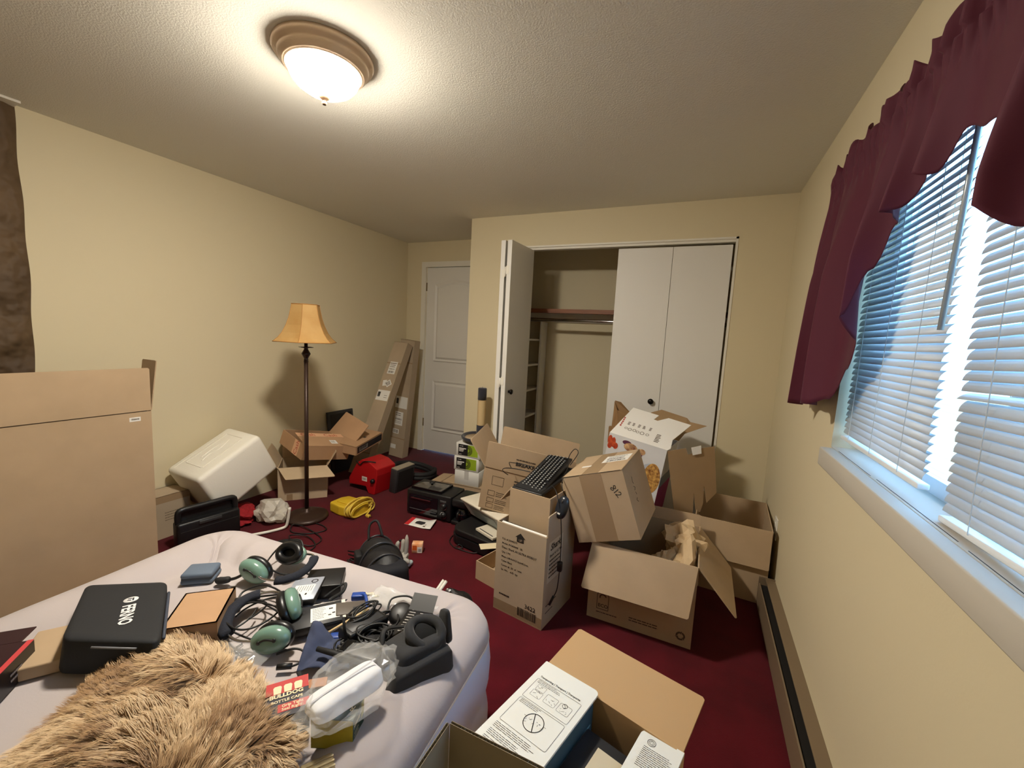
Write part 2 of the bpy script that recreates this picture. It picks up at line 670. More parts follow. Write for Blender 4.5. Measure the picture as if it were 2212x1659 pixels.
# ---- closet interior
WOOD = mat('stained_shelf_wood', (150, 92, 54), 0.5, col2=(112, 62, 34), vscale=6, stretch=(0.6, 8, 8))
sh = thing('closet_shelf', 'stained wooden shelf board across the inside of the closet', 'shelf', (-0.65, 3.6, 1.575))
MB().box(-1.10, 1.10, -0.04, 0.21, 0.012, 0.03).build('board', WOOD, sh)
MB().box(-1.10, 1.10, -0.06, -0.04, 0.0, 0.036).build('front_edge', WOOD, sh)
MB().box(-1.10, 1.10, 0.19, 0.21, -0.07, 0.012).build('cleat', TRIMW, sh)
rod = tag(MB().cyl((-1.755, 3.50, 1.512), (0.45, 3.50, 1.512), 0.014).build('clothes_rod', CHROME), 'shiny metal clothes rod below the closet shelf', 'rod')
tw = thing('shelf_tower', 'white shelf tower at the left inside the closet', 'shelves', (-1.60, 3.56, 0))
MB().box(0.205, 0.223, 0.10, 0.245, 0, 1.50).build('side_panel', TRIMW, tw)
for z in (0.30, 0.62, 0.86, 1.09, 1.32):
    MB().box(-0.155, 0.200, -0.16, 0.245, z, z + 0.016).build('shelf_board', TRIMW, tw)

# ---- window, sill, blinds
FRAME = mat('vinyl_window_frame', (236, 238, 240), 0.35)
GLASS = mat('window_glass', (250, 252, 255), 0.02, trans=1.0, spec=0.3)
wf = MB().box(0.555, 0.595, WY0, WY1, WZ0, WZ0 + 0.045).box(0.555, 0.595, WY0, WY1, WZ1 - 0.045, WZ1)
wf.box(0.555, 0.595, WY0, WY0 + 0.045, WZ0 + 0.045, WZ1 - 0.045).box(0.555, 0.595, WY1 - 0.045, WY1, WZ0 + 0.045, WZ1 - 0.045)
wf.box(0.56, 0.59, 1.10, 1.145, WZ0 + 0.045, WZ1 - 0.045)
win = struct('window_1', wf, FRAME, 'white framed sliding window behind the blinds', 'window')
for (a, b) in ((WY0 + 0.046, 1.099), (1.146, WY1 - 0.046)):
    MB().box(0.572, 0.576, a, b, WZ0 + 0.046, WZ1 - 0.046).build('pane', GLASS, win)
SILLM = mat('painted_sill', (196, 190, 178), 0.6, bump=0.25, bscale=30, bdist=0.002, stretch=(1, 0.15, 1))
sl = MB().rbox(0.419, XR, 0.30, WY1 - 0.025, WZ0 - 0.060, WZ0 + 0.004, 0.004, 2).box(XR, 0.556, WY0 + 0.001, WY1 - 0.001, WZ0 + 0.0005, WZ0 + 0.004)
sill = struct('trim_4', sl, SILLM, 'deep painted window sill board with cracked paint', 'window sill')
CRACK = mat('paint_crack', (60, 66, 74), 0.9)
mb = MB()
for (y0, y1, x) in ((1.45, 1.75, 0.462), (1.02, 1.42, 0.466), (0.62, 0.98, 0.463)):
    mb.box(x, x + 0.0016, y0, y1, WZ0 + 0.0041, WZ0 + 0.0046)
mb.build('crack', CRACK, sill)

SLAT = mat('blind_slat', (224, 228, 230), 0.4, transl=0.24)
STRING = mat('blind_string', (214, 216, 214), 0.7)


def slat_mesh(wd):
    n = 4
    vs, fs = [], []
    t = 0.0007
    for s in (0, 1):
        for i in range(n + 1):
            a = -0.5 + i / n
            x, z = a * 0.0255, 0.0030 * (1 - (2 * a) ** 2) - s * t
            vs += [(x, -wd / 2, z), (x, wd / 2, z)]
    k = 2 * (n + 1)
    for i in range(n):
        fs.append((2 * i, 2 * i + 2, 2 * i + 3, 2 * i + 1))
        fs.append((k + 2 * i, k + 2 * i + 1, k + 2 * i + 3, k + 2 * i + 2))
        fs.append((2 * i, k + 2 * i, k + 2 * i + 2, 2 * i + 2))
        fs.append((2 * i + 1, 2 * i + 3, k + 2 * i + 3, k + 2 * i + 1))
    fs.append((0, 1, k + 1, k))
    fs.append((2 * n, k + 2 * n, k + 2 * n + 1, 2 * n + 1))
    me = bpy.data.meshes.new('slat')
    me.from_pydata(vs, [], fs)
    me.polygons.foreach_set('use_smooth', [True] * len(fs))
    me.materials.append(SLAT)
    return me


def blind(label, y0, y1, ztop, zbot, tilt, rotx, ncords, wander):
    yc = (y0 + y1) / 2
    wd = y1 - y0
    o = thing('mini_blind', label, 'window blind', (0.490, yc, ztop), (rotx, 0, 0), 'white blinds in the window')
    MB().box(-0.014, 0.014, -wd / 2, wd / 2, -0.0, 0.026).build('head_rail', FRAME, o)
    me = slat_mesh(wd)
    n = int((ztop - zbot - 0.02) / 0.0208)
    for i in range(n):
        s = bpy.data.objects.new('slat', me)
        C.objects.link(s)
        s.parent = o
        q = 0
        if wander and i in wander:
            q = wander[i]
        s.matrix_basis = T(0, rnd.uniform(-0.001, 0.001), -0.012 - i * 0.0208) @ E3(rnd.uniform(-0.12, 0.12), tilt + rnd.uniform(-3, 3) + q, 0)
    zb = -0.012 - n * 0.0208 - 0.004
    MB().rbox(-0.012, 0.012, -wd / 2, wd / 2, zb - 0.010, zb + 0.004, 0.003, 2).build('bottom_rail', FRAME, o)
    for k in range(ncords):
        y = -wd / 2 + wd * (k + 0.55) / ncords
        s = MB()
        for dx in (-0.0135, 0.0135):
            s.box(dx - 0.0007, dx + 0.0007, y - 0.0007, y + 0.0007, zb, 0)
        s.build('ladder_cord', STRING, o)
    return o, zb


b1, zb1 = blind('white slat blind on the left half of the window', 1.232, 1.812, 2.01, 1.035, -61, 0.0, 3, None)
b2, zb2 = blind('white slat blind on the right half of the window nearest the camera', 0.44, 1.165, 2.01, 1.03, -61, -2.2, 3, {34: 30, 38: -15, 39: -10})
WAND = mat('clear_wand', (170, 180, 184), 0.2, spec=0.6)
MB().cyl((-0.024, 0.275, -0.02), (-0.026, 0.283, -0.56), 0.004, n=6).build('tilt_wand', WAND, b1)
MB().cyl((-0.024, -0.335, -0.02), (-0.030, -0.325, -0.60), 0.0055, n=6).build('tilt_wand', WAND, b1)

# ---- maroon ruffled valance
CURT = mat('maroon_curtain', (98, 26, 52), 0.72, transl=0.28, bump=0.15, bscale=300, bdist=0.001, sheen=0.15)
val = thing('window_valance', 'gathered maroon valance with a long tail hanging over the window', 'curtain', (0.40, 1.30, 1.93))
VY0, VY1 = 0.45, 2.07


def val_bottom(y):
    keys = [(2.30, 1.12), (2.05, 1.125), (1.75, 1.16), (1.69, 1.19), (1.61, 1.30), (1.54, 1.39), (1.47, 1.46), (1.445, 1.58), (1.42, 1.69), (1.30, 1.70), (1.265, 1.75), (1.20, 1.745), (1.13, 1.72), (1.095, 1.785),
            (1.03, 1.755), (0.95, 1.74), (0.91, 1.68), (0.88, 1.58), (0.82, 1.54), (0.4, 1.50)]
    for i in range(len(keys) - 1):
        (a, za_), (b, zb_) = keys[i], keys[i + 1]
        if b <= y <= a:
            t = (a - y) / (a - b)
            t = t * t * (3 - 2 * t)
            return za_ + (zb_ - za_) * t
    return 1.5


def valance(u, v):
    y = VY1 - u * (VY1 - VY0)
    zb = val_bottom(y)
    ztop = 2.035 + 0.012 * math.sin(y * 61) + 0.008 * math.sin(y * 113 + 1)
    rodz = 1.975
    z = ztop + (zb - ztop) * v
    ln = max(0.0, rodz - z)
    amp = 0.004 + 0.030 * min(1, ln / 0.35)
    g = 0.009 * math.sin(y * 150 + 2 * math.sin(y * 23)) * math.exp(-((z - rodz) / 0.05) ** 2)
    head = 0.010 * math.sin(y * 83) if z > rodz else 0
    ph = y * 30 + 1.6 * math.sin(y * 9 + 0.6) + 0.8 * math.sin(z * 3)
    wv = math.sin(ph) + 0.35 * math.sin(2.1 * ph + z * 5)
    x = 0.404 + g + head - wv * amp - 0.010 * min(1, ln / 0.3)
    x = min(x, 0.4495)
    yy = y + 0.028 * math.cos(ph) * min(1, ln / 0.35)
    if y > 1.6:
        yy += 0.10 * ln / 0.85 * min(1, (y - 1.6) / 0.4)
    return (x, yy, z)


MB().grid(valance, 300, 44, t=0.0012).build('ruffled_panel', CURT, val, world=True)
MB().cyl((0.425, VY0 + 0.02, 1.975), (0.425, VY1 - 0.02, 1.975), 0.006, n=10).cyl((0.425, VY1 - 0.03, 1.975), (XR, VY1 - 0.03, 1.975), 0.006, n=8).build('curtain_rod', TRIMW, val, world=True)


# ---- baseboard heater and outlet on the right wall
HEAT = mat('heater_enamel', (128, 110, 88), 0.45, bump=0.05, bscale=60)
HDARK = mat('heater_gap', (24, 20, 16), 0.8)
ht = thing('baseboard_heater', 'long brown metal baseboard heater below the window', 'heater', (0.43, 0.8, 0))
y0, y1 = YB + 0.1, 2.43
MB().box(XR - 0.008, XR, y0, y1, 0.02, 0.150).build('back_plate', HEAT, ht, world=True)
MB().add([(XR, y0, 0.150), (XR, y1, 0.150), (0.412, y1, 0.162), (0.412, y0, 0.162), (XR, y0, 0.154), (XR, y1, 0.154), (0.412, y1, 0.166), (0.412, y0, 0.166)],
         [(0, 1, 2, 3), (7, 6, 5, 4), (0, 4, 5, 1), (1, 5, 6, 2), (2, 6, 7, 3), (3, 7, 4, 0)]).build('top_cover', HEAT, ht, world=True)
MB().box(0.388, 0.394, y0, y1, 0.012, 0.128).build('front_panel', HEAT, ht, world=True)
MB().box(0.398, XR - 0.01, y0, y1, 0.02, 0.12).build('fin_core', HDARK, ht, world=True)
MB().box(0.386, XR, y1, y1 + 0.006, 0.01, 0.162).build('end_cap', HEAT, ht, world=True)
ou = thing('wall_outlet', 'white outlet cover plate low on the right wall', 'outlet', (XR, 2.575, 0.387))
MB().rbox(-0.006, 0, -0.036, 0.036, -0.058, 0.058, 0.002, 2).build('cover_plate', TRIMW, ou)
for z in (-0.02, 0.02):
    MB().lathe([(0, 0), (0.016, 0), (0.016, 0.003), (0, 0.003)], 16, face((-0.006, 0, z), (0, 1, 0), (0, 0, 1)) @ E3(180, 0, 0)).build('socket', TRIMW, ou)

# ---- rough brown chimney face at the far left
STONE = mat('brown_rough_stone', (104, 82, 56), 0.7, col2=(74, 56, 36), vscale=3.5, bump=1.0, bscale=9, bdist=0.06)


def stone(u, v):
    y = -0.6 + 1.505 * u
    z = 0.0 + (ZC - 0.006) * v
    if u > 0.985:
        y += 0.004 * math.sin(z * 5) + 0.003 * math.sin(z * 17 + 1)
    d = 0.022 + 0.022 * noise.noise((y * 2.6, z * 4.5, 0)) + 0.014 * noise.noise((y * 8, z * 13, 3))
    if u > 0.97:
        d *= max(0.0, (1 - u) / 0.03)
    return (XL + 0.002 + d, y, z)


tag(MB().grid(stone, 70, 90).build('chimney_face', STONE), 'rough brown stone chimney face at the left end of the wall', 'chimney')
struct('trim_5', MB().box(XL + 0.001, XL + 0.085, -0.6, 0.90, ZC - 0.012, ZC - 0.001), TRIMW, 'thin pale strip along the top of the chimney', 'trim')

# ---- ceiling light
NICKEL = mat('brushed_nickel', (216, 192, 164), 0.38, metal=0.25)
GLOW = mat('lit_frosted_glass', (255, 244, 226), 0.4, emit=(255, 245, 228), estr=LAMP)
gn = GLOW.node_tree        # glow graded weaker toward the rim so the ceiling around it stays less bright
gtc = gn.nodes.new('ShaderNodeTexCoord')
gsp = gn.nodes.new('ShaderNodeSeparateXYZ')
gmr = gn.nodes.new('ShaderNodeMapRange')
gmr.inputs['From Min'].default_value = -0.075
gmr.inputs['From Max'].default_value = -0.130
gmr.inputs['To Min'].default_value = LAMP * 0.10
gmr.inputs['To Max'].default_value = LAMP * 1.25
gn.links.new(gtc.outputs['Object'], gsp.inputs[0])
gn.links.new(gsp.outputs['Z'], gmr.inputs['Value'])
gn.links.new(gmr.outputs[0], gn.nodes['Principled BSDF'].inputs['Emission Strength'])
cl = thing('ceiling_light', 'round flush ceiling light with glowing frosted glass bowl', 'ceiling light', (-1.335, 1.165, ZC))
MB().lathe([(0.0, -0.001), (0.168, -0.001), (0.170, -0.012), (0.164, -0.022), (0.153, -0.026), (0.152, -0.032), (0.148, -0.042), (0.138, -0.050), (0.136, -0.055), (0.131, -0.054), (0.129, -0.058), (0.125, -0.057), (0.120, -0.050), (0.12, -0.012), (0, -0.012)], 48).build('pan', NICKEL, cl)
MB().lathe([(0.124, -0.050), (0.122, -0.064), (0.113, -0.085), (0.095, -0.106), (0.066, -0.124), (0.032, -0.133), (0.0, -0.135)], 48).build('glass_bowl', GLOW, cl)
MB().lathe([(0, -0.134), (0.020, -0.136), (0.022, -0.141), (0.013, -0.150), (0.006, -0.153), (0.009, -0.161), (0.006, -0.168), (0, -0.169)], 20).build('finial', mat('finial_bronze', (96, 74, 54), 0.5), cl)
# ================================================================ left side of the room
def crumple(mb, c, rad, seed, amp=0.35, sub=3, M=None, flat=None, freq=1.7):
    """irregular faceted lump"""
    bm = bmesh.new()
    bmesh.ops.create_icosphere(bm, subdivisions=sub, radius=1)
    for v in bm.verts:
        d = v.co.normalized()
        n_ = noise.noise(d * freq + Vector((seed * 3.1, seed * 1.7, 0)))
        n2_ = 1 - 2 * abs(noise.noise(d * freq * 1.9 + Vector((0, seed, seed * 2.0))))
        k = 1 + amp * (n_ * 0.9 + n2_ * 0.22 - 0.12)
        v.co = Vector((d.x * rad[0] * k, d.y * rad[1] * k, d.z * rad[2] * k))
        if flat is not None and v.co.z < flat:
            v.co.z = flat
        v.co += Vector(c)
    bm.verts.index_update()
    mb.add([v.co.copy() for v in bm.verts], [[v.index for v in f.verts] for f in bm.faces], M)
    bm.free()
    return mb


# ---- tall flat carton against the left wall
big = carton('large_carton', 'tall flat open cardboard box standing at the left beside the bed', 0.95, 0.14, 0.858, (-2.722, 0.716, 0), (0, 0, 90), CARD,
             {'front': (90, 0.226), 'right': (97, 0.265), 'back': (255, 0.15)})
F = side_face(0.95, 0.14, 0.858, 'front')
st = patch(big, F, 0.855, 0.902, 0.806, 0.828, WHITE)
bars(big, F, barcode(0.862, 0.813, 0.034, 0.009, 4), INKG, z=0.0012)
MB().box(0.02, 0.93, 0.854, 0.857, 0.0002, 0.0014, F).build('crease', INKG, big)

# ---- cardboard box behind it
tan = carton('cardboard_box', 'closed cardboard box at the wall between the tall carton and the cooler', 0.40, 0.165, 0.268, (-2.988, 1.288, 0), (0, 0, 90), CARD4, closed=True)
F = side_face(0.40, 0.165, 0.268, 'front')
bars(tan, F, fine_print(0.26, 0.16, 0.08, 4, 0.016, 0.003, 5), INKG)
patch(tan, F, 0.0, 0.40, 0.225, 0.2675, TAPE, 'tape')

# ---- white foam cooler lying tilted
FOAM = mat('white_foam', (238, 234, 222), 0.6, bump=0.18, bscale=150, bdist=0.002)
co = thing('foam_cooler', 'white foam cooler lying tilted against the wall', 'cooler', (-2.858, 1.753, 0.224), (2.3, -27.9, 89.4))
l, w_, h = 0.443, 0.340, 0.311
sharp(MB().rbox(-l / 2, l / 2, -w_ / 2, w_ / 2, 0, h, 0.030, 4).build('body', FOAM, co), 60)
mb = MB()
x0, x1, ya, yb, zt = -0.13, 0.155, -0.075, 0.085, h
for (a, b, c, d) in ((x0, x1, ya - 0.006, ya), (x0, x1, yb, yb + 0.006), (x0 - 0.006, x0, ya, yb), (x1, x1 + 0.006, ya, yb)):
    mb.box(a, b, c, d, zt - 0.001, zt + 0.003)
mb.build('panel_rim', FOAM, co)
mb = MB()
mb.tube(smooth_pts([(-0.09, -0.01, zt), (-0.03, 0.005, zt), (0.03, -0.012, zt), (0.12, 0.012, zt)]), 0.004, 6)
mb.tube(smooth_pts([(-0.07, 0.03, zt), (0.02, 0.038, zt), (0.09, 0.030, zt)]), 0.0035, 6)
mb.build('embossed_mark', FOAM, co)
MB().box(-l / 2 + 0.03, l / 2 - 0.03, w_ / 2 - 0.055, w_ / 2 - 0.051, h - 0.001, h + 0.0015).build('lid_seam', FOAM, co)

# ---- black tool case with a grip slot
ca = thing('tool_case', 'black plastic tool case standing upright in front of the foam cooler', 'case', (-2.650, 1.450, 0), (0, 0, 81))
l, h = 0.330, 0.256
poly = []
for (cx, cz, a0) in ((l / 2 - 0.03, h - 0.03, 0), (-l / 2 + 0.03, h - 0.03, 90), (-l / 2 + 0.012, 0.012, 180), (l / 2 - 0.012, 0.012, 270)):
    rr = 0.03 if cz > 0.1 else 0.012
    for k in range(6):
        a = R(a0 + 18 * k)
        poly.append((cx + rr * math.cos(a), cz + rr * math.sin(a)))
M = Matrix(((1, 0, 0, 0), (0, 0, -1, 0), (0, 1, 0, 0), (0, 0, 0, 1)))
low = [p for p in poly]
b = MB()
# case body below the slot, posts and grip above it
b.rbox(-l / 2, l / 2, -0.040, 0.040, 0.0, 0.172, 0.014, 3)
sharp(b.build('shell', BLK, ca), 50)
g = MB()
pts = [(-l / 2 + 0.016, 0, 0.155), (-l / 2 + 0.016, 0, 0.215), (-l / 2 + 0.034, 0, 0.240), (-0.04, 0, 0.241), (0.04, 0, 0.241), (l / 2 - 0.034, 0, 0.240), (l / 2 - 0.016, 0, 0.215), (l / 2 - 0.016, 0, 0.155)]
g.tube(smooth_pts(pts, 4), 0.0165, 10, flat=1.0)
g.build('grip', BLK, ca)
MB().box(-l / 2 + 0.02, l / 2 - 0.02, 0.010, 0.030, 0.165, 0.235).build('rear_web', BLK, ca)
MB().rbox(-0.06, 0.06, -0.046, -0.036, 0.140, 0.162, 0.004, 2).build('latch', DGREY, ca)
MB().box(-l / 2 + 0.015, l / 2 - 0.015, -0.0415, -0.0395, 0.118, 0.121).build('seam', DGREY, ca)

# ---- things on the carpet below the cooler
RED = mat('red_cloth', (150, 18, 28), 0.85, bump=0.2, bscale=120, transl=0.0)
tag(crumple(MB(), (-2.79, 1.70, 0.045), (0.15, 0.11, 0.060), 3, 0.55, 4, flat=-0.044).build('red_cloth', RED), 'crumpled red cloth on the carpet under the foam cooler', 'cloth')
PLAS = mat('thin_white_plastic', (226, 220, 208), 0.35, transl=0.35)
tag(crumple(MB(), (-2.60, 1.82, 0.06), (0.12, 0.08, 0.072), 9, 0.6, 3, flat=-0.058, freq=1.6).build('plastic_bag', PLAS), 'crumpled white plastic bag beside the lamp base', 'plastic bag')
pb = tag(MB().tube(smooth_pts([(-2.375, 1.795, 0.150), (-2.388, 1.790, 0.060), (-2.396, 1.782, 0.022), (-2.410, 1.755, 0.012), (-2.44, 1.68, 0.012), (-2.49, 1.60, 0.012)], 5), 0.009, 10).build('bent_pipe', TRIMW),
         'bent white metal tube on the carpet beside the lamp base', 'tube')
tag(MB().lathe([(0, 0), (0.085, 0), (0.10, 0.012), (0.098, 0.020), (0.08, 0.016), (0, 0.014)], 28, T(-2.17, 1.63, 0) @ Matrix.Diagonal((1, 0.7, 1, 1))).build('floor_pedal', BLKR), 'dark oval pad on the carpet behind the air mattress', 'pad')

# ---- floor lamp
BRONZE = mat('dark_bronze', (58, 40, 32), 0.42, metal=0.35, bump=0.06, bscale=80)
SHADE = mat('parchment_shade', (212, 174, 112), 0.7, col2=(196, 152, 88), vscale=9, transl=0.25)
lx, ly = -2.429, 1.969
la_ = thing('floor_lamp', 'dark bronze floor lamp with a tan parchment bell shade', 'floor lamp', (lx, ly, 0))
MB().lathe([(0, 0), (0.138, 0), (0.142, 0.012), (0.138, 0.022), (0.120, 0.030), (0.085, 0.038), (0.040, 0.044), (0.022, 0.052), (0.020, 0.07), (0, 0.07)], 40).build('base', BRONZE, la_)
MB().cyl((0, 0, 0.04), (0, 0, 1.12), 0.0135).build('pole', BRONZE, la_)
MB().lathe([(0.0135, 1.10), (0.015, 1.105), (0.013, 1.13), (0.028, 1.158), (0.028, 1.162), (0.013, 1.190), (0.012, 1.21), (0, 1.21)], 8, smooth=False).build('finial_knot', BRONZE, la_)
MB().lathe([(0, 1.198), (0.052, 1.203), (0.054, 1.206), (0.02, 1.207), (0, 1.207)], 4, E3(0, 0, 20), False).build('drip_plate', BRONZE, la_)
MB().cyl((0, 0, 1.20), (0, 0, 1.34), 0.011).build('socket_stem', BRONZE, la_)
sp = []
prof = [(0.202, 1.240), (0.172, 1.265), (0.146, 1.30), (0.122, 1.350), (0.105, 1.40), (0.094, 1.45), (0.088, 1.488)]
HX, A0 = 6, R(8)
mb = MB()
for s, off in ((1, 0.0), (-1, 0.002)):
    mb.lathe([(r - off, z) for (r, z) in prof], HX, None, False, A0)
shd = mb.build('lamp_shade', SHADE, la_, fixn=False)
TRIMG = mat('shade_trim', (170, 120, 60), 0.7)
mb = MB()
for (r, z) in (prof[0], prof[-1]):
    mb.tube([(r * math.cos(A0 + 2 * math.pi * k / HX), r * math.sin(A0 + 2 * math.pi * k / HX), z) for k in range(HX)], 0.003, 6, closed=True)
for k in range(HX):
    a = A0 + 2 * math.pi * k / HX
    mb.tube([(r * math.cos(a), r * math.sin(a), z) for (r, z) in prof], 0.002, 5)
mb.build('edge_trim', TRIMG, shd)
cp = [(-2.33, 1.93, 0.006), (-2.22, 1.93, 0.005), (-2.16, 1.89, 0.005), (-2.22, 1.80, 0.006), (-2.33, 1.77, 0.006), (-2.38, 1.83, 0.02), (-2.25, 1.84, 0.012), (-2.09, 1.80, 0.005), (-2.07, 1.71, 0.005), (-2.16, 1.66, 0.03), (-2.25, 1.70, 0.03), (-2.18, 1.77, 0.012), (-2.05, 1.72, 0.006), (-2.04, 1.62, 0.005), (-2.12, 1.55, 0.005)]
MB().tube(smooth_pts([(x - lx, y - ly, z) for (x, y, z) in cp], 8), 0.004, 6).build('power_cord', CORD, la_)

# ---- open carton below the printed one
ob = carton('open_carton', 'open cardboard box under the red printed shipping box', 0.345, 0.28, 0.262, (-2.826, 2.270, 0), (0, 0, 47), CARD2,
            {'front': (205, 0.13, 0.06), 'left': (118, 0.15), 'right': (120, 0.12), 'back': (80, 0.10)})
TAPE2 = mat('pale_printed_tape', (226, 178, 140), 0.4)
REDINK = mat('red_ink', (176, 52, 40), 0.6)
F = side_face(0.345, 0.28, 0.262, 'front')
patch(ob, F, 0.06, 0.10, 0.0, 0.05, TAPE, 'tape')

# ---- shipping box with red lettered tape
l, w_, h = 0.339, 0.409, 0.113
cb = carton('shipping_box', 'brown shipping box with red lettered tape lying on the open carton', l, w_, h, (-2.806, 2.346, 0.333), (-11.9, 12.5, -10.7), CARD3, {'right': (10, 0.185), 'back': (118, 0.22)})
F = side_face(l, w_, h, 'front')
patch(cb, F, 0.19, 0.265, -0.0, h, TAPE2, 'tape')
text('Cash', 0.056, F @ T(0.252, 0.004, 0.0012) @ E3(0, 0, 90), REDINK, cb)
a = R(10)
FT = face((l / 2, -w_ / 2, h + 0.0055), (0, 1, 0), (-math.cos(a), 0, math.sin(a)))
patch(cb, FT, 0.0, w_, 0.135, 0.184, TAPE2, 'tape')
for x in (0.03, 0.23):
    text('Cash', 0.05, FT @ T(x, 0.143, 0.0012), REDINK, cb, xs=1.25)
patch(cb, FT, 0.24, 0.30, 0.035, 0.085, WHITE)
bars(cb, FT, fine_print(0.248, 0.072, 0.04, 3, 0.010, 0.004, 8), INKG)

# ---- dark panel leaning behind
pn = thing('flat_screen', 'dark flat screen leaning on the wall behind the shipping box', 'screen', (-2.985, 2.840, 0), (0, -7, 0))
MB().rbox(-0.012, 0.012, -0.15, 0.15, 0, 0.575, 0.004, 2).build('board', DGREY, pn)
MB().box(0.0121, 0.0135, -0.125, 0.125, 0.03, 0.55).build('face_sheet', BLK, pn)

# ---- brown box with dark printed end strip
l, w_, h = 0.39, 0.24, 0.075
pbx = carton('flat_carton', 'flat brown carton with a black printed edge propped above the red machine', l, w_, h, (-2.640, 2.650, 0.345), (5, -6, 100), CARD3, closed=True)
F = side_face(l, w_, h, 'front')
DKINK = mat('dark_print', (34, 30, 30), 0.5)
patch(pbx, F, 0.02, l - 0.01, 0.008, h - 0.01, DKINK, 'printed_strip')
patch(pbx, F, 0.045, 0.165, 0.018, h - 0.022, WHITE)
bars(pbx, F, barcode(0.055, 0.028, 0.10, 0.024, 11), INK, z=0.0014)
patch(pbx, F, 0.22, 0.36, 0.018, h - 0.022, DGREY, 'dark_label')
F = side_face(l, w_, h, 'top')
bars(pbx, F, [(0.19, 0.24, 0.12, 0.15), (0.20, 0.23, 0.05, 0.075)], INKG)

# ---- two long cartons leaning in the corner
LB = MB
for (lab, loc, rot, l, w_, h, seed) in (
        ('long narrow cardboard box leaning steeply toward the camera in the corner', (-2.795, 2.820, 0.0), (-26.0, 1.5, 2), 0.165, 0.09, 1.35, 1),
        ('long narrow cardboard box standing nearly upright beside the room door', (-2.880, 3.478, 0.004), (-2.0, 4.4, 0), 0.183, 0.09, 1.255, 2)):
    o = carton('long_carton', lab, l, w_, h, loc, rot, CARD4, closed=True, group='long cartons in the corner')
    F = side_face(l, w_, h, 'front')
    if seed == 1:
        patch(o, F, 0.040, 0.130, 1.00, 1.13, WHITE)
        bars(o, F, fine_print(0.05, 1.115, 0.07, 3, 0.018, 0.006, 2) + barcode(0.05, 1.01, 0.065, 0.022, 3) + barcode(0.05, 1.045, 0.065, 0.012, 8), INKG)
        D = F @ T(0.10, 0.90, 0) @ E3(0, 0, 40)
        patch(o, D, -0.03, 0.03, -0.03, 0.03, WHITE)
        bars(o, D, barcode(-0.022, -0.02, 0.044, 0.04, 5), INKG)
        D = F @ T(0.055, 0.90, 0) @ E3(0, 0, 12)
        patch(o, D, -0.022, 0.022, -0.03, 0.03, WHITE)
        patch(o, F, 0.012, 0.155, 0.72, 0.825, WHITE)
        patch(o, F, 0.018, 0.050, 0.755, 0.805, INK, 'black_mark')
        bars(o, F, fine_print(0.10, 0.775, 0.04, 2, 0.02, 0.004, 9), INKG)
    else:
        patch(o, F, 0.02, 0.172, 0.53, 0.655, WHITE)
        patch(o, F, 0.026, 0.058, 0.575, 0.632, INK, 'black_mark')
        patch(o, F, 0.03, 0.135, 0.345, 0.49, WHITE)
        bars(o, F, fine_print(0.04, 0.475, 0.08, 2, 0.02, 0.007, 4) + barcode(0.04, 0.40, 0.08, 0.02, 7) + fine_print(0.04, 0.385, 0.08, 2, 0.015, 0.004, 6), INKG)
        patch(o, F, 0.02, 0.10, 0.25, 0.30, WHITE)
        bars(o, F, barcode(0.03, 0.257, 0.06, 0.036, 9), INKG)
        patch(o, F, 0.01, 0.08, 0.085, 0.13, WHITE)
    patch(o, F, 0.0, l, h - 0.24, h - 0.232, TAPE, 'tape')
    patch(o, F, 0.0, l, 0.20, 0.208, TAPE, 'tape')

# ---- red power tool, small dark box and black hose
REDP = mat('red_enamel', (176, 20, 26), 0.38, coat=0.2)
rd = thing('red_machine', 'red angular metal machine with a white sticker on the carpet', 'machine', (-2.445, 2.625, 0), (0, 0, -3))
MX = Matrix(((1, 0, 0, 0), (0, 0, -1, 0), (0, 1, 0, 0), (0, 0, 0, 1)))
poly = [(0.125, 0.0), (0.155, 0.165), (0.155, 0.220), (0.075, 0.262), (-0.02, 0.275), (-0.075, 0.235), (-0.165, 0.095), (-0.165, 0.04), (0.03, 0.055), (0.06, 0.0)]
o = MB().prism(poly, -0.11, 0.10, MX).build('housing', REDP, rd)
bv = o.modifiers.new('b', 'BEVEL')
bv.width = 0.006
bv.segments = 2
bv.limit_method = 'ANGLE'
FR = face((0, -0.1001, 0), (1, 0, 0), (0, 0, 1))
patch(rd, FR, -0.012, 0.045, 0.098, 0.135, WHITE)
bars(rd, FR, barcode(-0.006, 0.106, 0.045, 0.02, 2), INKG)
MB().lathe([(0, 0), (0.018, 0), (0.018, 0.02), (0.012, 0.026), (0, 0.026)], 18, face((0.118, -0.10, 0.12), (1, 0, 0), (0, 0, 1))).build('knob', BLK, rd)
MB().box(-0.10, 0.06, -0.07, 0.08, 0.0, 0.045).build('foot_block', BLK, rd)
MB().tube(smooth_pts([(-0.08, -0.10, 0.255), (-0.03, -0.108, 0.23), (0.01, -0.108, 0.262), (0.06, -0.104, 0.274), (0.10, -0.06, 0.262)], 6), 0.0045, 6).build('power_cord', CORD, rd)
dk = thing('speaker_box', 'small dark box with a pale top edge beside the red machine', 'box', (-2.235, 2.745, 0), (0, 6, -3))
MB().rbox(-0.035, 0.035, -0.11, 0.11, 0.0, 0.205, 0.006, 2).build('body', DGREY, dk)
MB().box(-0.033, 0.033, -0.105, 0.105, 0.205, 0.210).build('top_edge', mat('pale_edge', (150, 140, 122), 0.6), dk)
MB().box(0.035, 0.037, -0.09, 0.09, 0.02, 0.185).build('grille', BLKR, dk)
hz = MB()
pts = []
for k in range(46):
    a = k / 45 * math.pi * 4.2
    pts.append((-2.36 + 0.20 * math.cos(a) + 0.05, 3.02 + 0.15 * math.sin(a), 0.028 + 0.03 * k / 45 * 2 + 0.03 * math.sin(a * 0.5) ** 2))
hz.tube(smooth_pts(pts, 3), 0.022, 10)
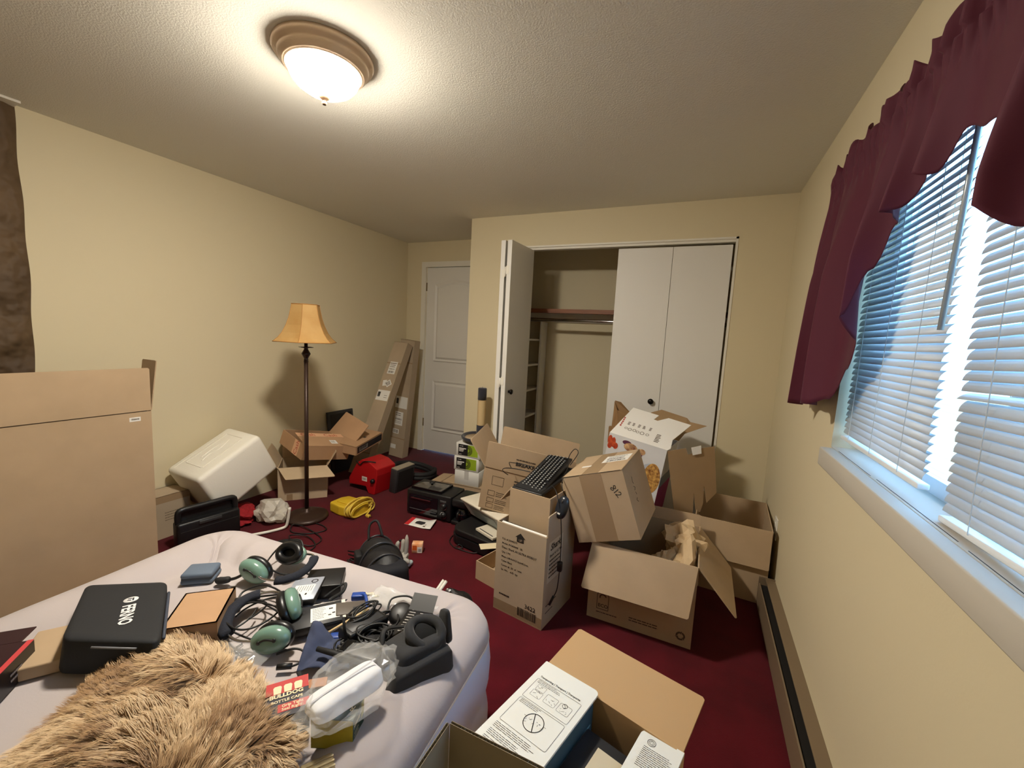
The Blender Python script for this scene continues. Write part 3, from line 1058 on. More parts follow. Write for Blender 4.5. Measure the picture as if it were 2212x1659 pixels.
tag(hz.build('coiled_hose', BLKR), 'coiled black hose on the carpet behind the red machine', 'hose')

# ---- yellow power reel
YEL = mat('yellow_plastic', (214, 178, 44), 0.45, bump=0.1, bscale=50, var=0.06)
YEL2 = mat('yellow_cord', (216, 184, 70), 0.5)
yr = thing('cord_reel', 'yellow plastic cord reel with wrapped extension cord on the carpet', 'extension cord', (-2.247, 2.194, 0), (0, 0, 0))
poly = [(-0.130, -0.075), (-0.02, -0.095), (0.105, -0.080), (0.115, 0.02), (0.10, 0.085), (-0.10, 0.085), (-0.132, 0.03)]
o = MB().prism(poly, 0.0, 0.076).build('case', YEL, yr)
bv = o.modifiers.new('b', 'BEVEL')
bv.width = 0.014
bv.segments = 3
MB().rbox(-0.085, 0.02, -0.05, 0.05, 0.074, 0.084, 0.004, 2).build('raised_plate', YEL, yr)
cord = MB()
pts = []
for k in range(100):
    t = k / 99
    a = t * math.pi * 2 * 6
    pts.append((0.075 - 0.03 * math.sin(t * 9) + 0.035 * t, 0.115 * math.cos(a), max(0.008, 0.052 + 0.055 * math.sin(a) + 0.012 * math.sin(t * 21))))
cord.tube(smooth_pts(pts, 3), 0.0055, 7)
cord.tube(smooth_pts([pts[-1], (0.13, 0.06, 0.02), (0.15, 0.0, 0.008), (0.165, -0.005, 0.010)], 5), 0.0055, 7)
cord.build('wrapped_cord', YEL2, yr)
pg = MB().rbox(0.162, 0.190, -0.016, 0.006, 0.002, 0.020, 0.003, 2).build('plug', YEL2, yr)
MB().box(0.190, 0.206, -0.013, -0.011, 0.006, 0.014).box(0.190, 0.206, 0.000, 0.002, 0.006, 0.014).build('prongs', CHROME, pg)
# ================================================================ pile in front of the closet
# ---- stack of small white boxes on a low carton
carton('low_carton', 'flat cardboard tray under the stack of small white boxes', 0.40, 0.22, 0.095, (-1.715, 2.985, 0), (0, 0, 4), CARD, {'left': (185, 0.10)}, closed=True)
WB = mat('white_carton', (226, 226, 222), 0.6)
LIME = mat('lime_print', (150, 176, 40), 0.5)
INKB = mat('black_print', (22, 22, 24), 0.5)


def ring_sector(mb, M, cx, cy, r0, r1, a0, a1, z=0.0012, n=14):
    vs = []
    for k in range(n + 1):
        a = R(a0 + (a1 - a0) * k / n)
        vs += [(cx + r0 * math.cos(a), cy + r0 * math.sin(a), z), (cx + r1 * math.cos(a), cy + r1 * math.sin(a), z)]
    mb.add(vs, [(2 * k, 2 * k + 1, 2 * k + 3, 2 * k + 2) for k in range(n)], M)


for (lab, x, y, z, l, h, rz, printed) in (
        ('plain white small box at the bottom of the stack by the closet', -1.684, 2.990, 0.096, 0.222, 0.126, 4.2, 0),
        ('white box with black and lime label, middle of the stack by the closet', -1.689, 2.985, 0.2230, 0.226, 0.115, 3.8, 1),
        ('white box with black and lime label, topmost of the stack by the closet', -1.672, 2.985, 0.3385, 0.226, 0.115, 1.0, 1)):
    o = thing('white_box', lab, 'box', (x, y, z), (0, 0, rz), 'small white boxes stacked by the closet')
    w_ = 0.20
    MB().rbox(-l / 2, l / 2, -w_ / 2, w_ / 2, 0, h, 0.002, 1).build('body', WB, o)
    F = side_face(l, w_, h, 'front')
    if printed:
        patch(o, F, 0.022, 0.205, 0.012, 0.104, LIME, 'lime_panel')
        patch(o, F, 0.022, 0.112, 0.012, 0.104, INKB, 'black_panel', t=0.0009)
        mb = MB()
        ring_sector(mb, F, 0.113, 0.058, 0.036, 0.041, -90, 90)
        ring_sector(mb, F, 0.113, 0.058, 0.027, 0.032, -90, 90)
        ring_sector(mb, F, 0.113, 0.058, 0.016, 0.023, -90, 90)
        mb.build('ring_mark', INKB, o, kind='stuff')
        bars(o, F, [(0.030, 0.095, 0.066, 0.074), (0.030, 0.075, 0.055, 0.062), (0.030, 0.070, 0.044, 0.050), (0.030, 0.055, 0.020, 0.023), (0.034, 0.058, 0.088, 0.091), (0.060, 0.066, 0.086, 0.093)], WHITE, z=0.0014)['kind'] = 'stuff'
    else:
        patch(o, F, 0.09, 0.13, 0.05, 0.125, mat('grey_smudge', (200, 198, 194), 0.7), 'tape', t=0.0004)

# ---- cat scratching post standing on the stack
NAVY = mat('navy_plush', (44, 44, 54), 0.95, bump=0.4, bscale=200, sheen=0.3)
SISAL = mat('sisal_rope', (214, 188, 140), 0.85, bump=0.3, bscale=200, stretch=(1, 1, 6))
cp_ = thing('scratching_post', 'cat scratching post with navy plush ends on top of the white boxes', 'scratching post', (-1.635, 2.985, 0.454), (1.5, 1.0, 0))
MB().lathe([(0, 0), (0.085, 0.0), (0.125, 0.022), (0.140, 0.038), (0.143, 0.050), (0.135, 0.058), (0.123, 0.052), (0.112, 0.040), (0, 0.036)], 36).build('base_rim', NAVY, cp_)
MB().lathe([(0, 0.036), (0.110, 0.0365), (0.110, 0.0415), (0, 0.0415)], 36).build('base_pad', CARD2, cp_)
MB().lathe([(0.0, 0.040), (0.036, 0.040), (0.036, 0.150), (0, 0.150)], 24, T(0.02, 0.0, 0)).build('lower_sleeve', NAVY, cp_)
prof = [(0, 0.150)]
for k in range(46):
    z = 0.150 + k * 0.215 / 45
    prof.append((0.0325 + (0.0018 if k % 2 else 0.0), z))
prof.append((0, 0.365))
MB().lathe(prof, 24, T(0.02, 0, 0)).build('sisal_wrap', SISAL, cp_)
MB().lathe([(0, 0.365), (0.036, 0.365), (0.036, 0.455), (0.033, 0.462), (0, 0.462)], 24, T(0.02, 0, 0)).build('upper_sleeve', NAVY, cp_)
MB().cyl((0.02, 0, 0.460), (0.02, 0, 0.474), 0.002, n=6).build('screw', CHROME, cp_)

# ---- toaster oven and coffee maker combination
ts = thing('breakfast_station', 'black toaster oven with coffee maker standing on the carpet', 'toaster oven', (-1.702, 2.495, 0), (0, 0, 2.9))
l, w_, h = 0.372, 0.21, 0.195
sharp(MB().rbox(-l / 2, l / 2, -w_ / 2, w_ / 2, 0.012, h, 0.010, 3).build('oven_body', BLK, ts), 50)
for sx in (-1, 1):
    for sy in (-1, 1):
        MB().cyl((sx * 0.16, sy * 0.08, 0), (sx * 0.16, sy * 0.08, 0.014), 0.012, n=12).build('foot', BLKR, ts)
F = side_face(l, w_, h, 'front')
OVG = mat('oven_glass', (14, 14, 20), 0.06, spec=0.8)
dr_ = patch(ts, F, 0.022, 0.265, 0.030, 0.165, OVG, 'oven_door', t=0.004, r=0.006)
MB().box(0.05, 0.215, 0.140, 0.147, 0.014, 0.019, F).box(0.06, 0.066, 0.140, 0.147, 0.003, 0.015, F).box(0.20, 0.206, 0.140, 0.147, 0.003, 0.015, F).build('door_handle', CHROME, dr_)
MB().box(0.03, 0.255, 0.055, 0.058, 0.004, 0.006, F).build('rack_rail', mat('rack_grey', (96, 96, 100), 0.4), dr_)
for z in (0.055, 0.120):
    k = MB().lathe([(0, 0), (0.024, 0), (0.024, 0.006), (0.019, 0.010), (0.018, 0.020), (0, 0.021)], 24, F @ T(0.317, z, 0.0005)).build('dial', BLK, ts)
    mb = MB()
    ring_sector(mb, F @ T(0.317, z, 0), 0, 0, 0.023, 0.026, 0, 360, 0.0075, 28)
    mb.build('dial_ring', CHROME, k)
bars(ts, F, fine_print(0.285, 0.160, 0.06, 2, 0.008, 0.0025, 3), mat('grey_print', (150, 150, 150), 0.6))['kind'] = 'stuff'
FT = side_face(l, w_, h, 'top')
gl = mat('griddle_glass', (88, 84, 78), 0.08, spec=0.9)
lid = MB().rbox(0.03, 0.275, 0.025, 0.185, 0.001, 0.016, 0.006, 2, FT).build('griddle_lid', gl, ts)
mb = MB()
for (a, b, c, d) in ((0.026, 0.28, 0.020, 0.028), (0.026, 0.28, 0.182, 0.190), (0.026, 0.034, 0.028, 0.182), (0.272, 0.28, 0.028, 0.182)):
    mb.box(a, b, c, d, 0.001, 0.018, FT)
mb.build('lid_rim', BLKG, lid)
MB().lathe([(0, 0.016), (0.008, 0.016), (0.008, 0.026), (0.022, 0.030), (0.020, 0.036), (0, 0.037)], 18, FT @ T(0.14, 0.12, 0)).build('lid_knob', BLK, lid)
for k in range(9):
    MB().box(0.155 + k * 0.011, 0.161 + k * 0.011, 0.035, 0.09, 0.0162, 0.0172, FT).build('vent_slot', BLKR, lid)
# coffee maker at its right side
MB().rbox(0.187, 0.325, -0.105, 0.105, 0.128, 0.190, 0.018, 3).build('coffee_head', BLK, ts)
MB().rbox(0.187, 0.325, 0.02, 0.105, 0.03, 0.13, 0.012, 3).build('coffee_column', BLK, ts)
MB().rbox(0.187, 0.325, -0.105, 0.105, 0.0, 0.030, 0.010, 3).build('hot_plate', BLK, ts)
carafe = MB().lathe([(0, 0.031), (0.048, 0.031), (0.056, 0.050), (0.056, 0.082), (0.042, 0.108), (0.040, 0.118), (0, 0.118)], 28, T(0.255, -0.045, 0)).build('carafe', OVG, ts)
MB().tube(smooth_pts([(0.255, -0.098, 0.105), (0.255, -0.125, 0.10), (0.255, -0.128, 0.065), (0.255, -0.10, 0.05)], 5), 0.007, 8).build('carafe_handle', BLK, carafe)
MB().lathe([(0.0565, 0.078), (0.058, 0.080), (0.0565, 0.084)], 28, T(0.255, -0.045, 0)).build('carafe_band', CHROME, carafe)

# ---- instruction leaflet
lf = thing('instruction_leaflet', 'white instruction leaflet with a red edge lying on the carpet', 'leaflet', (-1.69, 2.295, 0.001))
P = [(-1.800, 2.346), (-1.607, 2.372), (-1.571, 2.244), (-1.782, 2.231)]


def leaf(u, v):
    a = Vector(P[0]).lerp(Vector(P[1]), u)
    b = Vector(P[3]).lerp(Vector(P[2]), u)
    c = a.lerp(b, v)
    z = 0.004 + 0.018 * max(0, u - 0.7) / 0.3 * (1 - v * 0.5)
    return (c.x, c.y, z)


MB().grid(leaf, 16, 6, t=0.0015).build('pages', WHITE, lf, world=True)
REDP2 = mat('red_print', (196, 40, 44), 0.5)


def band(u, v):
    p = Vector(leaf(u * 0.16, v))
    return (p.x, p.y, p.z + 0.0026)


MB().grid(band, 4, 6).build('red_band', REDP2, lf, world=True)
FL = face((-1.69, 2.285, 0.0068), (0.98, 0.14, 0), (-0.3, 1, 0))
mb = MB().prism([(-0.035, -0.005), (0.02, -0.012), (0.035, 0.01), (0.03, 0.034), (-0.02, 0.036), (-0.036, 0.022)], 0.0, 0.0008, FL)
mb.build('product_picture', DGREY, lf, world=True)
bars(lf, FL, [], INK) if False else None
mb = MB()
for (a, b, c, d) in ((0.045, 0.08, 0.0, 0.004), (0.045, 0.075, -0.01, -0.006), (0.04, 0.058, -0.034, -0.02), (0.062, 0.08, -0.034, -0.02)):
    mb.box(a, b, c, d, 0.0002, 0.0007, FL)
mb.build('fine_print', INKG, lf, world=True, kind='stuff')

# ---- small orange carton, gloves
og = thing('small_carton', 'tiny orange and white printed carton on the carpet', 'box', (-1.478, 1.985, 0), (0, 0, 28))
MB().rbox(-0.032, 0.032, -0.022, 0.022, 0, 0.060, 0.001, 1).build('body', mat('orange_carton', (226, 150, 92), 0.5, col2=(236, 206, 176), vscale=22), og)
F = side_face(0.064, 0.044, 0.06, 'front')
patch(og, F, 0.034, 0.062, 0.004, 0.04, WHITE)
bars(og, F, barcode(0.038, 0.010, 0.02, 0.02, 2), INKG)
patch(og, F, 0.004, 0.030, 0.02, 0.05, mat('orange_print', (206, 92, 34), 0.5), 'orange_mark')

GLV = mat('grey_fabric', (168, 162, 152), 0.85, bump=0.2, bscale=120)
GLB = mat('pale_blue_palm', (176, 188, 188), 0.6)


def finger(mb, pts, r):
    q = smooth_pts(pts, 4)
    n = len(q)
    mb.tube(q, r, 8, rr=[r * (0.25 if i in (0, n - 1) else (0.8 if i in (1, n - 2) else 1)) for i in range(n)])


gv = thing('work_glove', 'grey work glove standing crumpled beside the black bag', 'glove', (-1.455, 1.83, 0))
mb = MB()
crumple(mb, (-1.47, 1.815, 0.04), (0.055, 0.035, 0.045), 4, 0.5, 3, flat=-0.04)
for (a, b, c) in (((-1.490, 1.815, 0.055), (-1.500, 1.82, 0.10), (-1.495, 1.825, 0.135)), ((-1.470, 1.82, 0.055), (-1.465, 1.83, 0.11), (-1.470, 1.835, 0.150)), ((-1.450, 1.82, 0.05), (-1.438, 1.825, 0.09), (-1.440, 1.83, 0.185)), ((-1.505, 1.81, 0.04), (-1.53, 1.80, 0.07), (-1.545, 1.80, 0.09)), ((-1.46, 1.80, 0.04), (-1.42, 1.80, 0.05), (-1.40, 1.81, 0.03))):
    finger(mb, (a, b, c), 0.0125)
mb.build('shell', GLV, gv, world=True)
MB().rbox(-1.452, -1.405, 1.80, 1.855, 0.004, 0.03, 0.01, 2).build('palm_patch', GLB, gv, world=True)
mb = MB().tube(smooth_pts([(-1.52, 1.83, 0.06), (-1.51, 1.85, 0.12), (-1.48, 1.85, 0.12), (-1.46, 1.845, 0.06)], 5), 0.006, 6)
mb.build('strap', BLKR, gv, world=True)

# ---- black duffel shaped equipment bag
DUF = mat('black_nylon', (22, 22, 26), 0.55, bump=0.25, bscale=90)
PIP = mat('bag_piping', (52, 52, 56), 0.35)
df = thing('equipment_bag', 'black nylon equipment bag lying on the carpet behind the air mattress', 'bag', (-1.43, 1.615, 0), (0, 0, -38))


def duf(u, v):
    x = -0.19 + 0.38 * v
    a = R(-20 + 220 * u)
    k = 1 - 0.22 * abs(2 * v - 1) ** 4
    return (x, 0.115 * math.cos(a) * k, max(0.0, (0.055 + 0.165 * math.sin(a)) * k + 0.008 * math.sin(x * 40 + a * 3)))


MB().grid(duf, 26, 22).build('body', DUF, df)
for x in (-0.188, 0.188):
    n = 22
    pr = [(x, 0.088 * math.cos(R(-20 + 220 * k / n)), max(0, (0.055 + 0.165 * math.sin(R(-20 + 220 * k / n))) * 0.78)) for k in range(n + 1)]
    mb = MB().add([(x, 0, 0.06)] + pr, [(0, k + 1, k + 2) for k in range(n)])
    mb.build('end_panel', DUF, df)
for x in (-0.165, -0.02, 0.10):
    k = 1.02 - 0.22 * abs(2 * (x + 0.19) / 0.38 - 1) ** 4
    MB().tube([(x, 0.116 * math.cos(R(-10 + 200 * q / 24)) * k, max(0.003, (0.057 + 0.166 * math.sin(R(-10 + 200 * q / 24))) * k)) for q in range(25)], 0.006, 7).build('piping', PIP, df)
MB().rbox(-0.13, -0.05, -0.125, -0.09, 0.05, 0.16, 0.01, 2).build('side_pocket', BLKR, df)
MB().tube(smooth_pts([(-0.12, -0.05, 0.20), (-0.16, -0.04, 0.27), (-0.15, 0.0, 0.29), (-0.10, 0.02, 0.22)], 5), 0.007, 7).build('carry_handle', BLKR, df)
MB().rbox(0.10, 0.20, -0.10, 0.10, 0.01, 0.195, 0.03, 3).build('padded_end', mat('navy_black_fabric', (16, 17, 26), 0.8), df)
mb = MB()
for k in range(6):
    q = random.Random(40 + k)
    mb.tube(smooth_pts([(-0.16 + q.uniform(-0.03, 0.03), -0.10, 0.02 + 0.02 * k), (-0.20 - q.uniform(0, 0.04), -0.12 + q.uniform(-0.03, 0.02), 0.05 + 0.012 * k), (-0.21, -0.05 + q.uniform(-0.03, 0.03), 0.012 * k + 0.02), (-0.19, 0.0, 0.06)], 5), 0.003, 5)
mb.build('loose_wires', CORD, df, kind='stuff')
tb = thing('white_tubes', 'pair of short white tubes on the carpet behind the bed corner', 'tubes', (-1.02, 1.60, 0))
for dx in (0, 0.016):
    MB().cyl((-1.10 + dx, 1.53, 0.02), (-1.040 + dx, 1.612, 0.150), 0.0075, n=10).build('tube', TRIMW, tb, world=True)
bt = thing('black_pouch', 'small shiny black pouch on the carpet behind the bed corner', 'pouch', (-1.0, 1.64, 0))
crumple(MB(), (-0.985, 1.63, 0.045), (0.095, 0.055, 0.055), 6, 0.3, 3, flat=-0.044).build('pouch', BLK, bt, world=True)
MB().rbox(-1.03, -1.005, 1.615, 1.63, 0.094, 0.102, 0.002, 1).build('clasp', WHITE, bt, world=True)

# ---- flatbed scanner / black printer, white printer
sn = thing('black_scanner', 'black rounded printer lying on the carpet below the white printer', 'printer', (-1.155, 2.285, 0), (0, 0, -14))
poly = []
for (cx, cy, a0) in ((0.18, 0.09, 0), (-0.12, 0.06, 90), (-0.12, -0.06, 180), (0.18, -0.09, 270)):
    rr = 0.09 if cx < 0 else 0.04
    for k in range(8):
        a = R(a0 + 90 * k / 7)
        poly.append((cx + rr * math.cos(a), cy + rr * math.sin(a)))
o = MB().prism(poly, 0.012, 0.060).build('lower_case', BLK, sn)
o = MB().prism([(p[0] * 0.97, p[1] * 0.97) for p in poly], 0.063, 0.105).build('upper_case', BLK, sn)
bv = o.modifiers.new('b', 'BEVEL')
bv.width = 0.012
bv.segments = 3
bv.limit_method = 'ANGLE'
MB().prism([(p[0] * 0.9, p[1] * 0.9) for p in poly], 0.0, 0.064).build('gap_band', BLKR, sn)
MB().tube(smooth_pts([(-0.20, -0.02, 0.03), (-0.235, -0.06, 0.006), (-0.19, -0.15, 0.005), (-0.10, -0.185, 0.005), (-0.06, -0.16, 0.012), (-0.10, -0.15, 0.014), (-0.09, -0.18, 0.006), (0.02, -0.155, 0.005), (0.06, -0.12, 0.02)], 6), 0.0035, 6).build('power_cord', CORD, sn)
PRW = mat('printer_white', (206, 212, 212), 0.45)
PRG = mat('printer_grey', (150, 160, 162), 0.5)
wp = thing('white_printer', 'white desktop printer with an open paper tray under the breakfast box', 'printer', (-1.150, 2.385, 0.107), (0, 0, -24))
b = MB()
b.add([(-0.19, -0.06, 0.005), (0.19, -0.06, 0.005), (0.19, 0.14, 0.0), (-0.19, 0.14, 0.0), (-0.21, -0.13, 0.115), (0.21, -0.13, 0.115), (0.21, 0.15, 0.125), (-0.21, 0.15, 0.125)],
      [(0, 3, 2, 1), (4, 5, 6, 7), (0, 1, 5, 4), (1, 2, 6, 5), (2, 3, 7, 6), (3, 0, 4, 7)])
b.build('body', PRW, wp)
MB().rbox(-0.215, 0.215, -0.14, 0.155, 0.116, 0.132, 0.006, 2).build('scan_lid', mat('lid_ivory', (222, 214, 196), 0.45), wp)
MB().add([(-0.12, -0.075, 0.018), (0.12, -0.075, 0.018), (0.14, -0.122, 0.095), (-0.14, -0.122, 0.095)], [(0, 1, 2, 3)]).build('output_recess', PRG, wp)
tr_ = MB().box(0.02, 0.19, -0.175, -0.055, 0.004, 0.016).build('paper_tray', mat('tray_ivory', (214, 206, 188), 0.5), wp)
MB().box(0.04, 0.17, -0.160, -0.154, 0.0162, 0.0175).build('tray_slot', DGREY, tr_)
tag(MB().box(-0.075, 0.075, -0.032, 0.032, 0, 0.0012, T(-1.022, 2.098, 0.1065) @ E3(0, 0, 38)).build('paper_card', mat('ivory_paper', (226, 212, 178), 0.7)), 'blank ivory paper card lying on the black printer', 'card')

# ---- large breakfast carton with all flaps raised
l, w_, h = 0.545, 0.37, 0.285
bf = carton('breakfast_carton', 'large open cardboard box with raised flaps standing on the white printer', l, w_, h, (-0.975, 2.470, 0.242), (5.2, 7.75, 12.8), CARD,
            {'front': (93, 0.17), 'back': (100, 0.145), 'left': (128, 0.185), 'right': (140, 0.16)})
F = side_face(l, w_, h, 'front')
FF = face((-l / 2, -w_ / 2 - 0.0056, h), (1, 0, 0), (0, -0.05, 1))
text('BREAKFAST', 0.034, FF @ T(0.19, 0.055, 0.0006), INK, bf, bold=0.0012)
bars(bf, FF, fine_print(0.19, 0.100, 0.15, 1, 0.01, 0.008, 3), INKG)['kind'] = 'stuff'
mb = MB()
for (x0, x1, y0, y1) in ((0.06, 0.135, 0.175, 0.235), (0.045, 0.09, 0.10, 0.135), (0.045, 0.09, 0.055, 0.085), (0.045, 0.09, 0.015, 0.045)):
    t = 0.0022
    for (a, b, c, d) in ((x0, x1, y0, y0 + t), (x0, x1, y1 - t, y1), (x0, x0 + t, y0, y1), (x1 - t, x1, y0, y1)):
        mb.add([(a, c, 0.001), (b, c, 0.001), (b, d, 0.001), (a, d, 0.001)], [(0, 1, 2, 3)], F)
mb.build('handling_symbols', INKG, bf, kind='stuff', fixn=False)
bars(bf, F, fine_print(0.10, 0.13, 0.075, 3, 0.012, 0.004, 4) + fine_print(0.10, 0.08, 0.075, 3, 0.011, 0.004, 6) + fine_print(0.10, 0.04, 0.075, 3, 0.011, 0.004, 7), INKG)['kind'] = 'stuff'
bars(bf, F, fine_print(0.20, 0.235, 0.12, 1, 0.01, 0.008, 5) + fine_print(0.20, 0.215, 0.10, 1, 0.02, 0.018, 9), INK)['kind'] = 'stuff'

# ---- shallow open box beside the tall carton
carton('small_open_box', 'small shallow open cardboard box half hidden by the tall printed carton', 0.20, 0.20, 0.105, (-0.905, 1.985, 0), (0, 0, -15), CARD, {})

# ---- tall carton with product print
l, w_, h = 0.275, 0.309, 0.452
sk = carton('product_carton', 'tall open carton with black product print and a barcode on the carpet', l, w_, h, (-0.668, 1.874, 0), (0, 0, -9.1), CARD4, {'right': (90, 0.10)})
F = side_face(l, w_, h, 'front')
ar = MB().prism([(0.118, 0.385), (0.156, 0.385), (0.156, 0.407), (0.165, 0.407), (0.137, 0.430), (0.109, 0.407), (0.118, 0.407)], 0.0003, 0.0010, F).build('arrow_mark', INK, sk)
text('UP', 0.016, F @ T(0.1285, 0.390, 0.0014), CARD4, sk)
y = 0.372
for (s, sz, x) in (('P.O. # 20040573', 0.0125, 0.035), ('Model: RV2820AE   2B', 0.0125, 0.035), ('Desc: Shark AI ULTRA ROBOT', 0.0150, 0.035), ('Qty: 1 PC', 0.0125, 0.035), ('Meas: L38.4xW27.6xH45.5cm', 0.0125, 0.035), ('Color: Black', 0.0125, 0.035), ('Carton #:  20  of  1444', 0.0125, 0.035), ('Gr. Wt.:   4.75  kgs', 0.0125, 0.035)):
    text(s, sz, F @ T(x, y, 0.0008), INK, sk, bold=0.0002)
    y -= 0.0225
bars(sk, F, fine_print(0.032, 0.095, 0.075, 1, 0.01, 0.007, 3), INK)['kind'] = 'stuff'
text('3622', 0.030, F @ T(0.180, 0.072, 0.0010), INK, sk, bold=0.0004)
bars(sk, F, barcode(0.142, 0.022, 0.105, 0.042, 6), INK, 'barcode', z=0.0010)['kind'] = 'stuff'
patch(sk, F, 0.0, l, 0.0, 0.055, CLEARTAPE, 'tape', t=0.0004)
F = side_face(l, w_, h, 'right')
WL = mat('pale_label', (196, 184, 162), 0.6)
patch(sk, F, 0.030, 0.172, 0.215, 0.415, WL, 'label')
text('Shark', 0.044, F @ T(0.045, 0.372, 0.0012), INK, sk, bold=0.0015, shear=0.2)
text('Shark AI ULTRA', 0.018, F @ T(0.040, 0.340, 0.0012), INK, sk, bold=0.0006)
bars(sk, F, fine_print(0.040, 0.325, 0.12, 5, 0.020, 0.007, 12), INK, z=0.0012)['kind'] = 'stuff'
bars(sk, F, fine_print(0.03, 0.105, 0.13, 1, 0.02, 0.005, 13) + fine_print(0.03, 0.070, 0.09, 1, 0.02, 0.005, 14), INK)['kind'] = 'stuff'
# papers tucked along its rim
pk = thing('paper_stack', 'sheets of white paper sticking out of the tall product carton', 'papers', (-0.67, 1.80, 0.42), (0, 0, -9.1))
MB().box(-0.125, 0.120, -0.070, -0.058, 0.0, 0.040, E3(6, 0, 0)).build('sheet', WHITE, pk)
MB().box(-0.120, 0.125, -0.057, -0.050, 0.0, 0.034, E3(4, 1, 0)).build('sheet', INKB, pk)
# ---- smaller box sitting inside
l, w_, h = 0.225, 0.23, 0.20
ib = carton('inner_carton', 'open cardboard box set inside the tall product carton', l, w_, h, (-0.668, 1.905, 0.405), (0, 0, -9), CARD, {'left': (232, 0.10)})
# ---- keyboard with a second dark keyboard below it
KEYB = mat('keyboard_black', (18, 18, 20), 0.4)
KEYC = mat('keycap_black', (30, 30, 33), 0.5)
LEG = mat('key_legend', (206, 206, 200), 0.6)


def keyboard(label, loc, rot, legends=True):
    k = thing('computer_keyboard', label, 'keyboard', loc, rot, 'keyboards on the cartons')
    sharp(MB().rbox(-0.075, 0.075, -0.22, 0.22, 0, 0.016, 0.005, 2).build('case', KEYB, k), 50)
    me = None
    mb = MB()
    mb.rbox(-0.0078, 0.0078, -0.0078, 0.0078, 0, 0.006, 0.0015, 1)
    first = None
    lg = MB()
    for r_ in range(6):
        for c_ in range(21):
            if r_ == 0 and c_ in (1, 15):
                continue
            if r_ == 5 and 4 <= c_ <= 8:
                continue
            x = 0.054 - r_ * 0.0205 + (0.003 if r_ else 0.008)
            x = -0.054 + (5 - r_) * 0.0205
            y = 0.205 - c_ * 0.0200
            if first is None:
                first = mb.build('key', KEYC, k)
                me = first.data
                o = first
            else:
                o = bpy.data.objects.new('key', me)
                C.objects.link(o)
                o.parent = k
            o.matrix_basis = T(x, y, 0.016)
            lg.add([(x - 0.003, y - 0.002, 0.0223), (x + 0.003, y - 0.002, 0.0223), (x + 0.003, y + 0.003, 0.0223), (x - 0.003, y + 0.003, 0.0223)], [(0, 1, 2, 3)])
    sp_ = MB().rbox(-0.0618, -0.0462, 0.042, 0.133, 0.016, 0.022, 0.0015, 1).build('space_bar', KEYC, k)
    if legends:
        lg.build('key_legends', LEG, k, kind='stuff', fixn=False)
    return k


kb = keyboard('black computer keyboard with pale key legends lying on the inner carton', (-0.696, 2.029, 0.622), (9.98, -1.6, -3.4))
k2 = thing('keyboard_tray', 'flat black keyboard lying under the upper keyboard', 'keyboard', (-0.690, 2.005, 0.606), (3.0, 1.0, -6))
MB().rbox(-0.082, 0.085, -0.20, 0.22, 0, 0.014, 0.005, 2).build('case', BLK, k2)
MB().box(-0.07, 0.07, -0.19, 0.20, 0.014, 0.0155).build('key_field', BLKR, k2)
# ---- mouse hanging down by its cord
mo = thing('computer_mouse', 'black computer mouse dangling by its cord over the product carton', 'mouse', (-0.522, 1.795, 0.525))
MS = T(-0.522, 1.795, 0.57) @ E3(74, 8, -12)


def mouse(u, v):
    a = 2 * math.pi * u
    t = -1 + 2 * v
    rr = math.sqrt(max(0.0, 1 - abs(t) ** 2.6))
    x = 0.031 * rr * math.cos(a)
    z = (0.020 if math.sin(a) > 0 else 0.010) * rr * math.sin(a)
    return (x, 0.056 * t, z)


MB().grid(mouse, 28, 22, True, M=MS).build('shell', mat('mouse_black', (30, 36, 46), 0.28), mo, world=True)
MB().cyl(MS @ Vector((-0.004, 0.030, 0.016)), MS @ Vector((0.004, 0.030, 0.016)), 0.008, n=12).build('scroll_wheel', DGREY, mo, world=True)
MB().box(-0.006, 0.006, -0.032, -0.020, 0.0155, 0.0185, MS).build('logo_mark', WHITE, mo, world=True)
MB().tube(smooth_pts([MS @ Vector((0, 0.055, 0.0)), (-0.53, 1.80, 0.66), (-0.56, 1.90, 0.672), (-0.575, 2.03, 0.69), (-0.60, 2.13, 0.72), (-0.585, 2.18, 0.75), (-0.56, 2.16, 0.735), (-0.575, 2.07, 0.69)], 6), 0.0022, 6).build('cord', CORD, mo, world=True)
kc = thing('usb_cable', 'thin black cable with a ferrite lump hanging down the product carton', 'cable', (-0.50, 1.76, 0.15))
MB().tube(smooth_pts([(-0.60, 1.86, 0.640), (-0.555, 1.80, 0.63), (-0.522, 1.772, 0.55), (-0.510, 1.767, 0.46), (-0.506, 1.764, 0.38), (-0.506, 1.764, 0.28), (-0.510, 1.760, 0.19), (-0.520, 1.745, 0.155)], 6), 0.0024, 6).build('wire', CORD, kc, world=True)
MB().rbox(-0.518, -0.494, 1.752, 1.778, 0.275, 0.322, 0.007, 2).build('ferrite', BLK, kc, world=True)
MB().cyl((-0.520, 1.745, 0.158), (-0.534, 1.730, 0.118), 0.006, n=8).build('plug', BLK, kc, world=True)
kw = MB().tube(smooth_pts([(-0.98, 2.22, 0.56), (-0.955, 2.13, 0.62), (-0.90, 2.06, 0.648), (-0.83, 2.04, 0.658), (-0.77, 2.04, 0.650)], 6), 0.0025, 6)
kw.tube(smooth_pts([(-0.99, 2.20, 0.52), (-0.99, 2.12, 0.57), (-0.93, 2.03, 0.62), (-0.85, 2.0, 0.638), (-0.77, 2.0, 0.636)], 6), 0.0025, 6)
kw.build('cord', CORD, kb, world=True)

